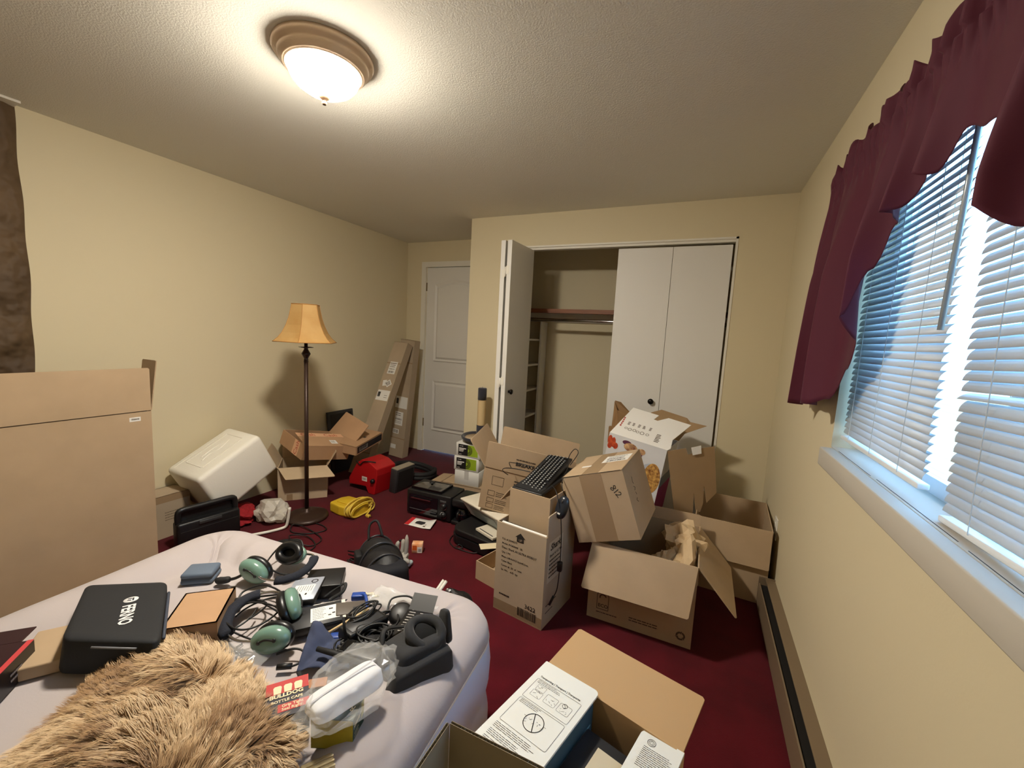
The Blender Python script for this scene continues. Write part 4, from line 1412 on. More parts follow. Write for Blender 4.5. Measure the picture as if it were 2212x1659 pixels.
# ---- cube box with handwritten number
l, w_, h = 0.304, 0.377, 0.327
bx = carton('taped_box', 'taped cardboard box marked 812 tilted on top of the open carton', l, w_, h, (-0.301, 2.079, 0.423), (2.3, -19.2, -4.55), CARD, closed=True)
F = side_face(l, w_, h, 'front')
patch(bx, F, 0.090, 0.200, 0.0, h, TAPE, 'tape', t=0.0004)
FT = side_face(l, w_, h, 'top')
patch(bx, FT, 0.100, 0.185, 0.0, w_, TAPE, 'tape', t=0.0004)
patch(bx, FT, 0.150, 0.285, 0.18, 0.30, WHITE, 'shipping_label')
bars(bx, FT, barcode(0.17, 0.19, 0.10, 0.025, 3) + fine_print(0.165, 0.285, 0.10, 2, 0.018, 0.006, 2) + fine_print(0.165, 0.245, 0.10, 1, 0.018, 0.012, 5), INK)['kind'] = 'stuff'
patch(bx, FT, 0.055, 0.105, 0.14, 0.162, WHITE)
mk = MB()
HW = F @ T(0.226, 0.250, 0.0005) @ E3(0, 0, -62)
for pts in (((0.016, 0.020), (0.006, 0.027), (0.001, 0.021), (0.012, 0.013), (0.014, 0.004), (0.005, 0.0), (0.001, 0.006), (0.010, 0.014), (0.017, 0.022)),
            ((0.026, 0.027), (0.027, 0.0)), ((0.036, 0.020), (0.042, 0.027), (0.050, 0.022), (0.045, 0.010), (0.036, 0.001), (0.046, 0.002), (0.056, 0.0))):
    mk.tube([HW @ p for p in smooth_pts([(a, b, 0) for a, b in pts], 5)], 0.0015, 5)
mk.build('handwriting', INK, bx)
FR_ = side_face(l, w_, h, 'right')
mk = MB()
for pts in (((0.11, 0.26), (0.105, 0.235), (0.115, 0.225)), ((0.10, 0.215), (0.12, 0.205), (0.105, 0.195)), ((0.11, 0.185), (0.12, 0.17)), ((0.115, 0.155), (0.10, 0.15), (0.12, 0.135))):
    mk.tube([FR_ @ Vector((p[0], p[1], 0.0005)) for p in smooth_pts([(a, b, 0) for a, b in pts], 5)], 0.0014, 5)
mk.build('handwriting', INKG, bx)
MB().box(0.0, 0.295, -0.0045, -0.0005, -0.0006, 0.0006, FT @ T(0, 0.004, 0.0)).build('open_seam', BLKR, bx)

# ---- printed food carton
PRINT = mat('food_carton_print', (214, 214, 214), 0.5, var=0.03)
l, w_, h = 0.352, 0.30, 0.742
fd = thing('food_carton', 'large white printed food carton with torn open flaps against the closet door', 'box', (-0.372, 2.690, 0.030), (0, 7.5, -9))
t = 0.004
b = MB()
b.box(-l / 2, l / 2, -w_ / 2, w_ / 2, 0, t).box(-l / 2, l / 2, -w_ / 2, -w_ / 2 + t, t, h).box(-l / 2, -l / 2 + t, -w_ / 2 + t, w_ / 2 - t, t, h).box(l / 2 - t, l / 2, -w_ / 2 + t, w_ / 2 - t, t, h).box(-l / 2, l / 2, w_ / 2 - t, w_ / 2, t, h)
b.build('body', PRINT, fd)
F = side_face(l, w_, h, 'front')
CEREAL = mat('cereal_picture', (226, 176, 92), 0.6, col2=(120, 66, 26), vscale=60)
BOWL = mat('cereal_bowl', (178, 186, 196), 0.4)
mb = MB()
ring_sector(mb, F, 0.30, 0.555, 0.0, 0.082, 100, 270, 0.0008, 30)
mb.build('bowl_picture', BOWL, fd)
poly = [(0.30 + 0.076 * math.cos(2 * math.pi * k / 40) * 0.66, 0.548 + 0.092 * math.sin(2 * math.pi * k / 40)) for k in range(40)]
MB().prism(poly, 0.0003, 0.0014, F).build('cereal_picture', CEREAL, fd)
ORF = mat('fruit_orange', (206, 88, 44), 0.5, col2=(150, 40, 20), vscale=40)
mb = MB()
for k, (x, y, rx, ry) in enumerate(((0.012, 0.700, 0.014, 0.03), (0.035, 0.690, 0.014, 0.032), (0.052, 0.672, 0.016, 0.02), (0.016, 0.665, 0.014, 0.02))):
    MB().prism([(x + rx * math.cos(a * math.pi / 8), y + ry * math.sin(a * math.pi / 8)) for a in range(16)], 0.0003, 0.0009 + 0.0002 * k, F).build('fruit_picture', ORF, fd)
NUT = mat('nut_picture', (222, 180, 128), 0.6, col2=(116, 66, 48), vscale=36)
PUR = mat('purple_fruit', (96, 48, 74), 0.5)
for k, (x, y, rx, ry, mm) in enumerate(((0.118, 0.712, 0.028, 0.014, PUR), (0.145, 0.690, 0.042, 0.026, NUT), (0.195, 0.665, 0.028, 0.020, PUR), (0.215, 0.685, 0.022, 0.018, NUT), (0.195, 0.640, 0.018, 0.014, PUR))):
    MB().prism([(x + rx * math.cos(a * math.pi / 8), y + ry * math.sin(a * math.pi / 8)) for a in range(16)], 0.0003, 0.0009 + 0.0002 * k, F).build('fruit_picture', mm, fd)
bars(fd, F, fine_print(0.265, 0.42, 0.07, 1, 0.02, 0.004, 2) + fine_print(0.25, 0.385, 0.09, 3, 0.010, 0.004, 3) + fine_print(0.30, 0.315, 0.03, 1, 0.02, 0.007, 3), INKB)['kind'] = 'stuff'
for k, (x, y, rx, ry) in enumerate(((0.30, 0.285, 0.03, 0.03), (0.32, 0.24, 0.03, 0.04), (0.29, 0.21, 0.03, 0.03))):
    MB().prism([(x + rx * math.cos(a * math.pi / 6), y + ry * math.sin(a * math.pi / 6)) for a in range(12)], 0.0003, 0.0009 + 0.0002 * k, F).build('berry_picture', mat('berry_print', (70, 24, 36), 0.5, col2=(112, 40, 56), vscale=50), fd)
FR_ = side_face(l, w_, h, 'right')
MAG = mat('magenta_print', (146, 20, 96), 0.5)
patch(fd, FR_, 0.002, w_ - 0.002, 0.29, 0.50, MAG, 'magenta_band', t=0.0008)
patch(fd, FR_, 0.002, w_ - 0.002, 0.50, 0.57, mat('slate_print', (120, 130, 144), 0.5), 'slate_band', t=0.0008)
FLF = side_face(l, w_, h, 'left')
patch(fd, FLF, 0.004, w_ - 0.004, 0.48, h - 0.004, mat('plum_print', (72, 34, 52), 0.5), 'plum_panel', t=0.0008)


def local_sheet(pts, tt, name, material):
    return MB().sheet(pts, tt).build(name, material, fd)


# white lid flap rising backwards from the front edge, with a notch
up_ = Vector((0.04, 0.78, 0.50)).normalized()
o0 = Vector((-l / 2, -w_ / 2, h))
ex = Vector((1, 0, 0))


def fp(x, y):
    return o0 + ex * x + up_ * y


lidp = [fp(0.0, 0), fp(l, 0), fp(l + 0.012, 0.02), fp(l - 0.002, 0.09), fp(l + 0.05, 0.255), fp(0.265, 0.262), fp(0.215, 0.212), fp(0.190, 0.215), fp(0.205, 0.262), fp(0.035, 0.270)]
lidf = local_sheet(lidp, 0.003, 'lid_flap', WHITE)
FLD = face(o0, ex, up_)
bars(fd, FLD, fine_print(0.03, 0.165, 0.012, 5, 0.018, 0.013, 3), REDINK, z=0.0022)['kind'] = 'stuff'
mb = MB()
for (x, y, r) in ((0.075, 0.075, 0.009), (0.100, 0.072, 0.012), (0.128, 0.075, 0.011), (0.150, 0.070, 0.010), (0.178, 0.070, 0.013), (0.210, 0.07, 0.010)):
    ring_sector(mb, FLD, x, y, r * 0.75, r, 0, 360, 0.0024, 18)
mb.build('icon_row', INKG, fd, kind='stuff', fixn=False)
bars(fd, FLD, [q for xx in (0.07, 0.10, 0.135, 0.165, 0.205) for q in fine_print(xx, 0.135, 0.016, 3, 0.010, 0.006, int(xx * 1000))] + fine_print(0.26, 0.10, 0.03, 6, 0.012, 0.006, 4), INKG, z=0.0022)['kind'] = 'stuff'
# brown back flap, torn, and the long side flap hanging to the right
r0 = Vector((l / 2, 0, h))
KRAFTI = mat('kraft_inner', (160, 132, 98), 0.85, var=0.05, spec=0.2)
local_sheet([(l / 2 - 0.22, w_ / 2 + 0.004, h), (l / 2 + 0.0, w_ / 2 + 0.004, h), (l / 2 + 0.02, w_ / 2 + 0.03, h + 0.05), (l / 2 + 0.13, w_ / 2 + 0.06, h + 0.13), (l / 2 + 0.03, w_ / 2 + 0.07, h + 0.125), (l / 2 + 0.005, w_ / 2 + 0.07, h + 0.145), (l / 2 - 0.16, w_ / 2 + 0.07, h + 0.155), (l / 2 - 0.22, w_ / 2 + 0.06, h + 0.12)], 0.003, 'torn_flap', KRAFTI)
sfv = [(l / 2 + 0.003, -w_ / 2, h - 0.002), (l / 2 + 0.070, -w_ / 2 + 0.045, h + 0.045), (l / 2 + 0.085, -w_ / 2 + 0.055, h + 0.015), (l / 2 + 0.120, -w_ / 2 + 0.075, h + 0.035), (l / 2 + 0.175, -w_ / 2 + 0.115, h + 0.085)]
A = Vector((l / 2 + 0.003, -w_ / 2 - 0.004, h - 0.002))
ex2 = Vector((0.80, 0.58, 0.14)).normalized()
dz = Vector((0.235, -0.02, -0.97)).normalized()


def sf(x, y):
    return A + ex2 * x * 1.28 + dz * y


polyf = [sf(0, 0), sf(0.085, -0.018), sf(0.092, 0.020), sf(0.115, 0.012), sf(0.125, -0.012), sf(0.215, -0.030), sf(0.222, 0.24), sf(0.175, 0.30), sf(0.165, 0.20), sf(0.160, 0.30), sf(0.145, 0.355), sf(0.125, 0.345), sf(0.118, 0.24), sf(0.112, 0.36), sf(0.060, 0.415), sf(0.030, 0.40)]
local_sheet(polyf, 0.003, 'side_flap', KRAFTI)
local_sheet([sf(0.105, -0.004) + Vector((0, -0.006, 0.02)), sf(0.150, -0.016) + Vector((0, -0.006, 0.02)), sf(0.152, 0.030) + Vector((0, -0.008, 0.02)), sf(0.112, 0.040) + Vector((0, -0.008, 0.02))], 0.002, 'paper_tab', WHITE)
MB().box(-l / 2 + 0.006, l / 2 - 0.006, -w_ / 2 + 0.006, w_ / 2 - 0.006, h - 0.20, h - 0.19).build('inner_shade_sheet', DGREY, fd)  # dark sheet standing in for the shade inside the open carton

# crumpled kraft paper bag behind it
KR = mat('kraft_paper', (150, 116, 78), 0.8, bump=0.35, bscale=26, bdist=0.01)
kp = MB()
kp.sheet([(-0.524, 2.860, 0.700), (-0.514, 2.885, 0.945), (-0.472, 2.875, 0.940), (-0.400, 2.895, 0.865), (-0.363, 2.905, 0.780)], 0.003)
kp.sheet([(-0.519, 2.865, 0.700), (-0.516, 2.883, 0.940), (-0.488, 2.850, 0.885), (-0.472, 2.845, 0.760)], 0.003)
kp.sheet([(-0.488, 2.850, 0.885), (-0.472, 2.845, 0.760), (-0.384, 2.870, 0.800), (-0.415, 2.880, 0.860)], 0.003)
kp.box(-0.54, -0.37, 2.865, 2.905, 0.0, 0.76)
tag(kp.build('paper_bag', KR), 'crumpled brown paper bag sticking up behind the food carton', 'paper bag')

# ---- open carton in front with recycling marks
l, w_, h = 0.474, 0.46, 0.388
ec = carton('recycled_carton', 'open cardboard box with eco marks and hanging flaps in front of the pile', l, w_, h, (-0.157, 2.140, 0), (0, 0, -0.4), CARD, {'front': (246, 0.215, -0.02), 'right': (228, 0.245), 'back': (100, 0.06), 'left': (62, 0.15)})
F = side_face(l, w_, h, 'front')
mb = MB()
t = 0.003
x0, y0 = 0.045, 0.055
mb.prism([(x0, y0), (x0 + 0.058, y0), (x0 + 0.058, y0 + t), (x0, y0 + t)], 0.0003, 0.001, F)
for xx in (x0, x0 + 0.055):
    mb.prism([(xx, y0), (xx + t, y0), (xx + t, y0 + 0.07), (xx, y0 + 0.07)], 0.0003, 0.001, F)
ring_sector(mb, F, x0 + 0.029, y0 + 0.068, 0.026, 0.029, 0, 180, 0.001)
ring_sector(mb, F, x0 + 0.029, y0 + 0.062, 0.012, 0.018, 20, 200, 0.001)
mb.build('eco_emblem', INKG, ec, kind='stuff', fixn=False)
text('ECO', 0.024, F @ T(x0 + 0.007, y0 + 0.012, 0.001), INKG, ec, bold=0.0008)
bars(ec, F, fine_print(0.045, 0.042, 0.10, 1, 0.02, 0.005, 2) + fine_print(0.20, 0.062, 0.16, 2, 0.012, 0.005, 3), INKG)['kind'] = 'stuff'
mb = MB()
for k in range(3):
    ring_sector(mb, F, 0.428, 0.050, 0.012, 0.020, 100 + 120 * k, 190 + 120 * k, 0.001)
    a = R(195 + 120 * k)
    mb.add([(0.428 + 0.008 * math.cos(a), 0.050 + 0.008 * math.sin(a), 0.001), (0.428 + 0.024 * math.cos(a), 0.050 + 0.024 * math.sin(a), 0.001), (0.428 + 0.017 * math.cos(a + 0.6), 0.050 + 0.017 * math.sin(a + 0.6), 0.001)], [(0, 1, 2)], F)
mb.build('recycling_mark', INKG, ec, kind='stuff', fixn=False)
# crumpled packing paper in the carton
KP2 = mat('packing_paper', (206, 178, 138), 0.8, bump=0.3, bscale=30, bdist=0.008)


def paper(u, v, seed, c, sx, sy, hz):
    x, y = (u - 0.5) * 2, (v - 0.5) * 2
    q = Vector((x * 1.6 + seed, y * 1.6, seed * 2.0))
    r_ = abs(noise.noise(q)) * 1.3 + abs(noise.noise(q * 2.1)) * 0.6
    k = 1 - 0.35 * abs(noise.noise(q * 1.3 + Vector((5, 0, 0))))
    return (c[0] + x * sx * k, c[1] + y * sy * k, c[2] + hz * (0.9 - (x * x + y * y) * 0.6) - hz * r_ * 0.9)


pp = thing('packing_paper', 'crumpled kraft packing paper stuffed in the open recycled carton', 'packing paper', (-0.03, 2.15, 0.25))
for (sd, c, rad) in ((1, (0.005, 2.235, 0.345), (0.085, 0.11, 0.10)), (2.7, (0.035, 2.07, 0.30), (0.055, 0.11, 0.10)), (4.1, (-0.065, 2.06, 0.27), (0.07, 0.10, 0.085)), (6.3, (0.03, 2.15, 0.36), (0.07, 0.08, 0.075))):
    crumple(MB(), c, rad, sd, 0.75, 3, freq=1.7).build('crumpled_sheet', KP2, pp, world=True)

# ---- box in the corner
l, w_, h = 0.375, 0.46, 0.408
cb2 = carton('corner_carton', 'open cardboard box in the corner below the window wall', l, w_, h, (0.252, 2.690, 0), (0, 0, -3.0), CARD, {'front': (262, 0.205)})

# ================================================================ cartons nearest the camera
l, w_, h = 0.375, 0.300, 0.445
GREYIN = mat('tan_inner_board', (188, 153, 110), 0.85, spec=0.2)
WPR = mat('white_liner', (228, 228, 220), 0.6)
pbx2 = carton('printer_carton', 'open carton with white printed flaps and a tan flap beside the bed', l, w_, h, (-0.170, 0.834, 0), (0, 0, -15), GREYIN, {'back': (176, 0.172)}, t=0.006)
# white flap folded in from the left with transport instructions
WH = Vector((0.966, 0, 0.05)).normalized()
fo = Vector((-l / 2, w_ / 2 - 0.002, h + 0.002))
poly = []
Wf, Lf = 0.165, 0.292
for (cx, cy, a0, rr) in ((Wf - 0.014, -0.014, 0, 0.014), (0.003, -0.003, 90, 0.003), (0.003, -Lf + 0.003, 180, 0.003), (Wf - 0.014, -Lf + 0.014, 270, 0.014)):
    for k in range(6):
        a = R(a0 + 18 * k)
        poly.append((cx + rr * math.cos(a), cy + rr * math.sin(a)))
FW = face(fo, WH, (0, 1, 0))
wfl = MB().prism(poly, 0, 0.005, FW).build('printed_flap', WPR, pbx2)
IK = mat('print_black', (30, 30, 30), 0.6)
text('Transporting | Transport | Transporte', 0.0088, FW @ T(0.020, -0.058, 0.0056), IK, wfl, bold=0.0001, xs=0.88)


def rrect(mb, M, x0, x1, y0, y1, r, t, z):
    def ol(g):
        p = []
        for (cx, cy, a0) in ((x1 - r, y1 - r, 0), (x0 + r, y1 - r, 90), (x0 + r, y0 + r, 180), (x1 - r, y0 + r, 270)):
            for k in range(5):
                a = R(a0 + 22.5 * k)
                p.append((cx + (r - g) * math.cos(a), cy + (r - g) * math.sin(a), z))
        return p
    a, b = ol(0), ol(t)
    n = len(a)
    mb.add(a + b, [(i, (i + 1) % n, n + (i + 1) % n, n + i) for i in range(n)], M)


mb = MB()
rrect(mb, FW, 0.018, 0.150, -0.135, -0.064, 0.005, 0.0007, 0.0056)
rrect(mb, FW, 0.018, 0.150, -0.222, -0.140, 0.005, 0.0007, 0.0056)
rrect(mb, FW, 0.068, 0.101, -0.118, -0.090, 0.004, 0.0006, 0.0056)
rrect(mb, FW, 0.107, 0.140, -0.118, -0.090, 0.004, 0.0006, 0.0056)
rrect(mb, FW, 0.032, 0.058, -0.098, -0.080, 0.002, 0.0005, 0.0056)
rrect(mb, FW, 0.030, 0.060, -0.120, -0.100, 0.002, 0.0005, 0.0056)
ring_sector(mb, FW, 0.088, -0.180, 0.0235, 0.0255, 0, 360, 0.0056, 40)
ring_sector(mb, FW, 0.120, -0.094, 0.0058, 0.0068, 0, 360, 0.0056, 24)


def stroke(mb, M, p, q, w__, z=0.0056):
    p, q = Vector((p[0], p[1], 0)), Vector((q[0], q[1], 0))
    d = (q - p).normalized()
    n_ = Vector((-d.y, d.x, 0)) * w__ / 2
    mb.add([(v.x, v.y, z) for v in (p - n_, q - n_, q + n_, p + n_)], [(0, 1, 2, 3)], M)


stroke(mb, FW, (0.078, -0.158), (0.098, -0.202), 0.0022)
stroke(mb, FW, (0.1155, -0.0895), (0.1245, -0.0985), 0.001)
q = random.Random(5)
for (cx, cy, s) in ((0.085, -0.106, 0.010), (0.126, -0.108, 0.010), (0.045, -0.108, 0.010), (0.076, -0.182, 0.012), (0.102, -0.178, 0.010), (0.045, -0.089, 0.008)):
    for k in range(7):
        a, b = q.uniform(-s, s), q.uniform(-s, s) * 0.7
        stroke(mb, FW, (cx + a, cy + b), (cx + a + q.uniform(-s, s) * 0.7, cy + b + q.uniform(-s, s) * 0.5), 0.0007)
mb.build('diagram', IK, wfl, kind='stuff', fixn=False)
bars(pbx2, FW, fine_print(0.024, -0.067, 0.07, 3, 0.0042, 0.0011, 1) + fine_print(0.024, -0.143, 0.06, 3, 0.0042, 0.0011, 2) + fine_print(0.018, -0.230, 0.125, 4, 0.0045, 0.0011, 3) + fine_print(0.018, -0.252, 0.10, 4, 0.0045, 0.0011, 4) + fine_print(0.018, -0.273, 0.12, 3, 0.0045, 0.0011, 6), IK, z=0.0056)['kind'] = 'stuff'
# second white flap from the right
FW2 = face(Vector((l / 2, w_ / 2 - 0.002, h + 0.001)), Vector((-0.97, 0, -0.06)), (0, -1, 0))
fo2 = FW2 @ T(0, 0.0, 0)
poly2 = [(0, 0)]
for k in range(6):
    a = R(-90 + 18 * k)
    poly2.append((0.095 - 0.014 + 0.014 * math.cos(a), 0.014 + 0.014 * math.sin(a)))
poly2 += [(0.095, 0.26), (0.0, 0.27)]
wf2 = MB().prism(poly2, -0.005, 0, FW2).build('printed_flap', WPR, pbx2)
mb = MB()
FW2u = face(Vector((l / 2, w_ / 2 - 0.002, h + 0.001)) + Vector((-0.22, 0, 0.93)).normalized() * 0.0006, Vector((0, -1, 0)), Vector((0.93, 0, 0.22)))
FW2u = face(FW2 @ Vector((0.095, 0, 0)), FW2.to_3x3() @ Vector((-1, 0, 0)), FW2.to_3x3() @ Vector((0, -1, 0)))
n_up = (FW2.to_3x3() @ Vector((0, 0, 1)))
zoff = 0.0007 if n_up.z > 0 else -0.0057
Mx = FW2u if (FW2u.to_3x3() @ Vector((0, 0, 1))).z > 0 else FW2u
ring_sector(mb, Mx, 0.030, -0.024, 0.0085, 0.0095, 0, 360, 0.0007, 24)
ring_sector(mb, Mx, 0.030, -0.024, 0.0055, 0.0062, 0, 360, 0.0007, 24)
rrect(mb, Mx, 0.027, 0.033, -0.028, -0.020, 0.001, 0.0005, 0.0007)
mb.build('recycle_icon', IK, wf2, kind='stuff', fixn=False)
bars(pbx2, Mx, fine_print(0.018, -0.040, 0.07, 12, 0.0048, 0.0012, 8), IK, z=0.0007)['kind'] = 'stuff'
# contents
TEAL = mat('teal_slate_board', (58, 84, 92), 0.6, var=0.1, vscale=14)
RZ = E3(0, 0, -15)
te = thing('teal_box', 'dark teal box standing inside the printer carton under the white flap', 'box', (-0.170, 0.834, 0.008), (0, 0, -15))
MB().rbox(-0.178, -0.030, -0.140, 0.135, 0, 0.428, 0.004, 1).build('body', TEAL, te)
MB().box(-0.0299, -0.029, -0.13, 0.12, 0.375, 0.379).build('pale_line', mat('pale_teal', (128, 170, 176), 0.5), te)
bk_ = thing('labelled_box', 'black box with an ivory printed label inside the printer carton', 'box', (-0.170, 0.834, 0.008), (0, 0, -15))
MB().rbox(-0.024, 0.150, -0.140, 0.095, 0, 0.395, 0.004, 1).build('body', mat('charcoal_board', (44, 44, 46), 0.55), bk_)
FB = face((-0.024, -0.140, 0.3952), (1, 0, 0), (0, 1, 0))
patch(bk_, FB, 0.045, 0.105, 0.02, 0.205, mat('ivory_label', (206, 192, 162), 0.6), 'label')
bars(bk_, FB, [(0.055 + 0.014 * k, 0.060 + 0.014 * k, 0.03, 0.03 + v) for k, v in enumerate((0.09, 0.13, 0.05))], INK, z=0.001)['kind'] = 'stuff'
bars(bk_, FB, [(0.118, 0.135, 0.16, 0.175), (0.120, 0.132, 0.135, 0.150)], mat('pink_print', (196, 120, 104), 0.5))['kind'] = 'stuff'
MB().plate((0.150, -0.13, 0.395), (0.150, 0.095, 0.395), (0.128, 0.095, 0.432), (0.128, -0.13, 0.432), 0.003).build('lid_flap', BLK, bk_)

# ---- nearest carton with two upright corrugated flaps
nb = thing('nearest_carton', 'open corrugated carton at the bottom edge with two upright flaps', 'box', (-0.155, 0.43, 0))
x0, x1, y0, y1, zt, t = -0.372, 0.06, 0.25, 0.610, 0.47, 0.006
b = MB().box(x0, x1, y0, y1, 0, t).box(x0, x1, y1 - t, y1, t, zt).box(x0, x1, y0, y0 + t, t, zt).box(x0, x0 + t, y0 + t, y1 - t, t, zt).box(x1 - t, x1, y0 + t, y1 - t, t, zt)
b.build('body', CARD4, nb, world=True)
GL = mat('corrugated_liner', (150, 138, 116), 0.85, spec=0.2)


def corrugated(p, ex_, L, hgt, nrm, name):
    """two liners with a wavy flute between them"""
    p, ex_, nrm = Vector(p), Vector(ex_).normalized(), Vector(nrm).normalized()
    zv = Vector((0, 0, 1))
    mb = MB()
    for off in (0.0, 0.0056):
        q = p + nrm * off
        mb.plate(q, q + ex_ * L, q + ex_ * L + zv * hgt, q + zv * hgt, 0.0008)
    o = mb.build(name, GL, nb, world=True)
    n = int(L / 0.0011)
    vs, fs = [], []
    for i in range(n + 1):
        s = L * i / n
        off = 0.0028 + 0.0025 * math.sin(2 * math.pi * s / 0.0075)
        q = p + ex_ * s + nrm * off
        vs += [q, q + zv * (hgt - 0.0004)]
    for i in range(n):
        fs.append((2 * i, 2 * i + 2, 2 * i + 3, 2 * i + 1))
    MB().add(vs, fs, None, True).build('flute', GL, o, world=True, kind='stuff')
    return o


corrugated((x0 + 0.008, y1 - 0.006, zt), (1, 0, 0), 0.42, 0.150, (0, 1, 0), 'flap')
corrugated((x0, y0 + 0.01, zt), (0, 1, 0), 0.345, 0.148, (1, 0, 0), 'flap')
# ================================================================ air mattress and the things on it
FLOCK = mat('flocked_top', (182, 173, 172), 0.95, bump=0.12, bscale=160, bdist=0.002, sheen=0.2, spec=0.1)
VINYL = mat('pale_vinyl', (206, 214, 234), 0.35, bump=0.05, bscale=12, bdist=0.004)
HB, WBED = 0.95, 0.685
bed = thing('air_mattress', 'beige topped inflatable air mattress covered with clutter', 'air mattress', (-1.145, 0.222, 0), (0, 0, 4))


def ring(d):
    a, b = WBED - d, HB - d
    r_ = max(0.17 - d, 0.02)
    pts = []
    for (sx, sy, a0) in ((1, 1, 0), (-1, 1, 90), (-1, -1, 180), (1, -1, 270)):
        cx, cy = sx * (a - r_), sy * (b - r_)
        for k in range(17):
            an = R(a0 + 90 * k / 16)
            pts.append((cx + r_ * math.cos(an), cy + r_ * math.sin(an)))
    # fill the straight sides
    out = []
    n = len(pts)
    for i in range(n):
        p, q_ = pts[i], pts[(i + 1) % n]
        out.append(p)
        if i % 17 == 16:
            m_ = 46
            for k in range(1, m_):
                out.append((p[0] + (q_[0] - p[0]) * k / m_, p[1] + (q_[1] - p[1]) * k / m_))
    return out


def shell(prof, cap):
    vs, fs = [], []
    rows = []
    for (d, z) in prof:
        rg = ring(d)
        rows.append(len(rg))
        n = len(rg)
        for i, (x, y) in enumerate(rg):
            zz, xx, yy = z, x, y
            if 0.02 < d < 0.26:
                w1 = math.sin(i * 0.83 + 2.1 * math.sin(i * 0.11)) * 0.5 + math.sin(i * 1.37 + 1.0) * 0.5
                k = math.exp(-((d - 0.165) / 0.065) ** 2)
                zz += 0.0095 * w1 * k + 0.0025 * noise.noise((x * 9, y * 9, d * 20))
            elif d >= 0.26:
                zz += 0.007 * noise.noise((x * 4.2, y * 4.2, 1.0)) + 0.004 * math.sin(y * 10.5)
            vs.append((xx, yy, zz))
    for j in range(len(prof) - 1):
        for i in range(n):
            k = (i + 1) % n
            fs.append((j * n + i, j * n + k, (j + 1) * n + k, (j + 1) * n + i))
    if cap:
        fs.append([(len(prof) - 1) * n + i for i in range(n)])
    return MB().add(vs, fs, None, True)


shell([(0.03, 0.0), (0.008, 0.03), (-0.004, 0.08), (-0.004, 0.13), (0.006, 0.185), (0.008, 0.195), (-0.002, 0.25), (-0.004, 0.31), (0.002, 0.36), (0.010, 0.378)], False).build('side_wall', VINYL, bed)
prof = [(0.010, 0.378), (0.004, 0.388), (0.006, 0.405), (0.018, 0.428), (0.042, 0.446), (0.075, 0.455), (0.105, 0.456), (0.135, 0.451), (0.160, 0.441), (0.180, 0.430), (0.195, 0.420), (0.208, 0.415), (0.222, 0.417), (0.245, 0.424)]
prof += [(0.28 + 0.04 * k, 0.430) for k in range(10)]
shell(prof, True).build('flocked_top', FLOCK, bed)
MB().tube([(p[0], p[1], 0.383) for p in ring(0.006)], 0.004, 6, closed=True).build('welt_seam', mat('welt', (226, 216, 202), 0.7), bed)
B = 0.436


def hexa(c, name, material, parent, r=0.08, seg=3):
    """rounded block warped to eight world corners: bottom 4 (ccw) then top 4"""
    mb = MB().rbox(0, 1, 0, 1, 0, 1, r, seg)
    c = [Vector(p) for p in c]
    out = []
    for p in mb.v:
        lo = c[0].lerp(c[1], p.x).lerp(c[3].lerp(c[2], p.x), p.y)
        hi = c[4].lerp(c[5], p.x).lerp(c[7].lerp(c[6], p.x), p.y)
        out.append(lo.lerp(hi, p.z))
    mb.v = out
    return sharp(mb.build(name, material, parent, world=True), 70)


# ---- dark red game box at the left edge
MARO = mat('dark_maroon_print', (46, 24, 32), 0.3)
gb = thing('dark_box', 'dark maroon glossy box with a red edge stripe at the left of the bed', 'box', (-1.478, 0.239, B), (0, 0, -43))
MB().box(-0.13, 0.13, -0.10, 0.10, 0, 0.064).build('body', mat('near_black_print', (18, 14, 18), 0.3), gb)
MB().box(-0.13, 0.13, -0.10, 0.10, 0.0641, 0.067).build('lid', MARO, gb)
MB().box(-0.19, -0.131, -0.10, 0.075, 0.0641, 0.067).build('lid_flap', MARO, gb)
MB().box(-0.13, 0.13, 0.088, 0.1005, 0.0672, 0.068).build('red_stripe', mat('red_stripe', (196, 66, 70), 0.4), gb)
FB = face((0.13, 0.10, 0.0675), (-1, 0, 0), (0, -1, 0))
bars(gb, FB, [(0.07, 0.20, 0.03, 0.036)], mat('dull_red', (150, 60, 66), 0.5), 'red_line')
mb = MB()
for k in range(4):
    x = 0.04 + 0.034 * k
    mb.add([(x, 0.062, 0.0009), (x + 0.012, 0.062, 0.0009), (x + 0.024, 0.098, 0.0009), (x + 0.012, 0.098, 0.0009)], [(0, 1, 2, 3)], FB)
    mb.add([(x + 0.012, 0.088, 0.0009), (x + 0.028, 0.088, 0.0009), (x + 0.030, 0.098, 0.0009), (x + 0.014, 0.098, 0.0009)], [(0, 1, 2, 3)], FB)
mb.build('white_marks', WHITE, gb, kind='stuff', fixn=False)
bars(gb, face((0.13, 0.1003, 0), (-1, 0, 0), (0, 0, 1)), fine_print(0.17, 0.040, 0.05, 2, 0.014, 0.006, 3), mat('grey_marks', (120, 112, 112), 0.5))['kind'] = 'stuff'

# ---- beige pad box below the bag
pd = thing('beige_box', 'low beige box on the bed between the dark box and the black bag', 'box', (-1.480, 0.462, B), (0, 0, -35))
MB().rbox(-0.08, 0.08, -0.09, 0.09, 0, 0.034, 0.004, 2).build('lid', CARD, pd)
MB().box(-0.081, 0.081, -0.0915, -0.0895, 0.004, 0.028).build('white_end', WHITE, pd)

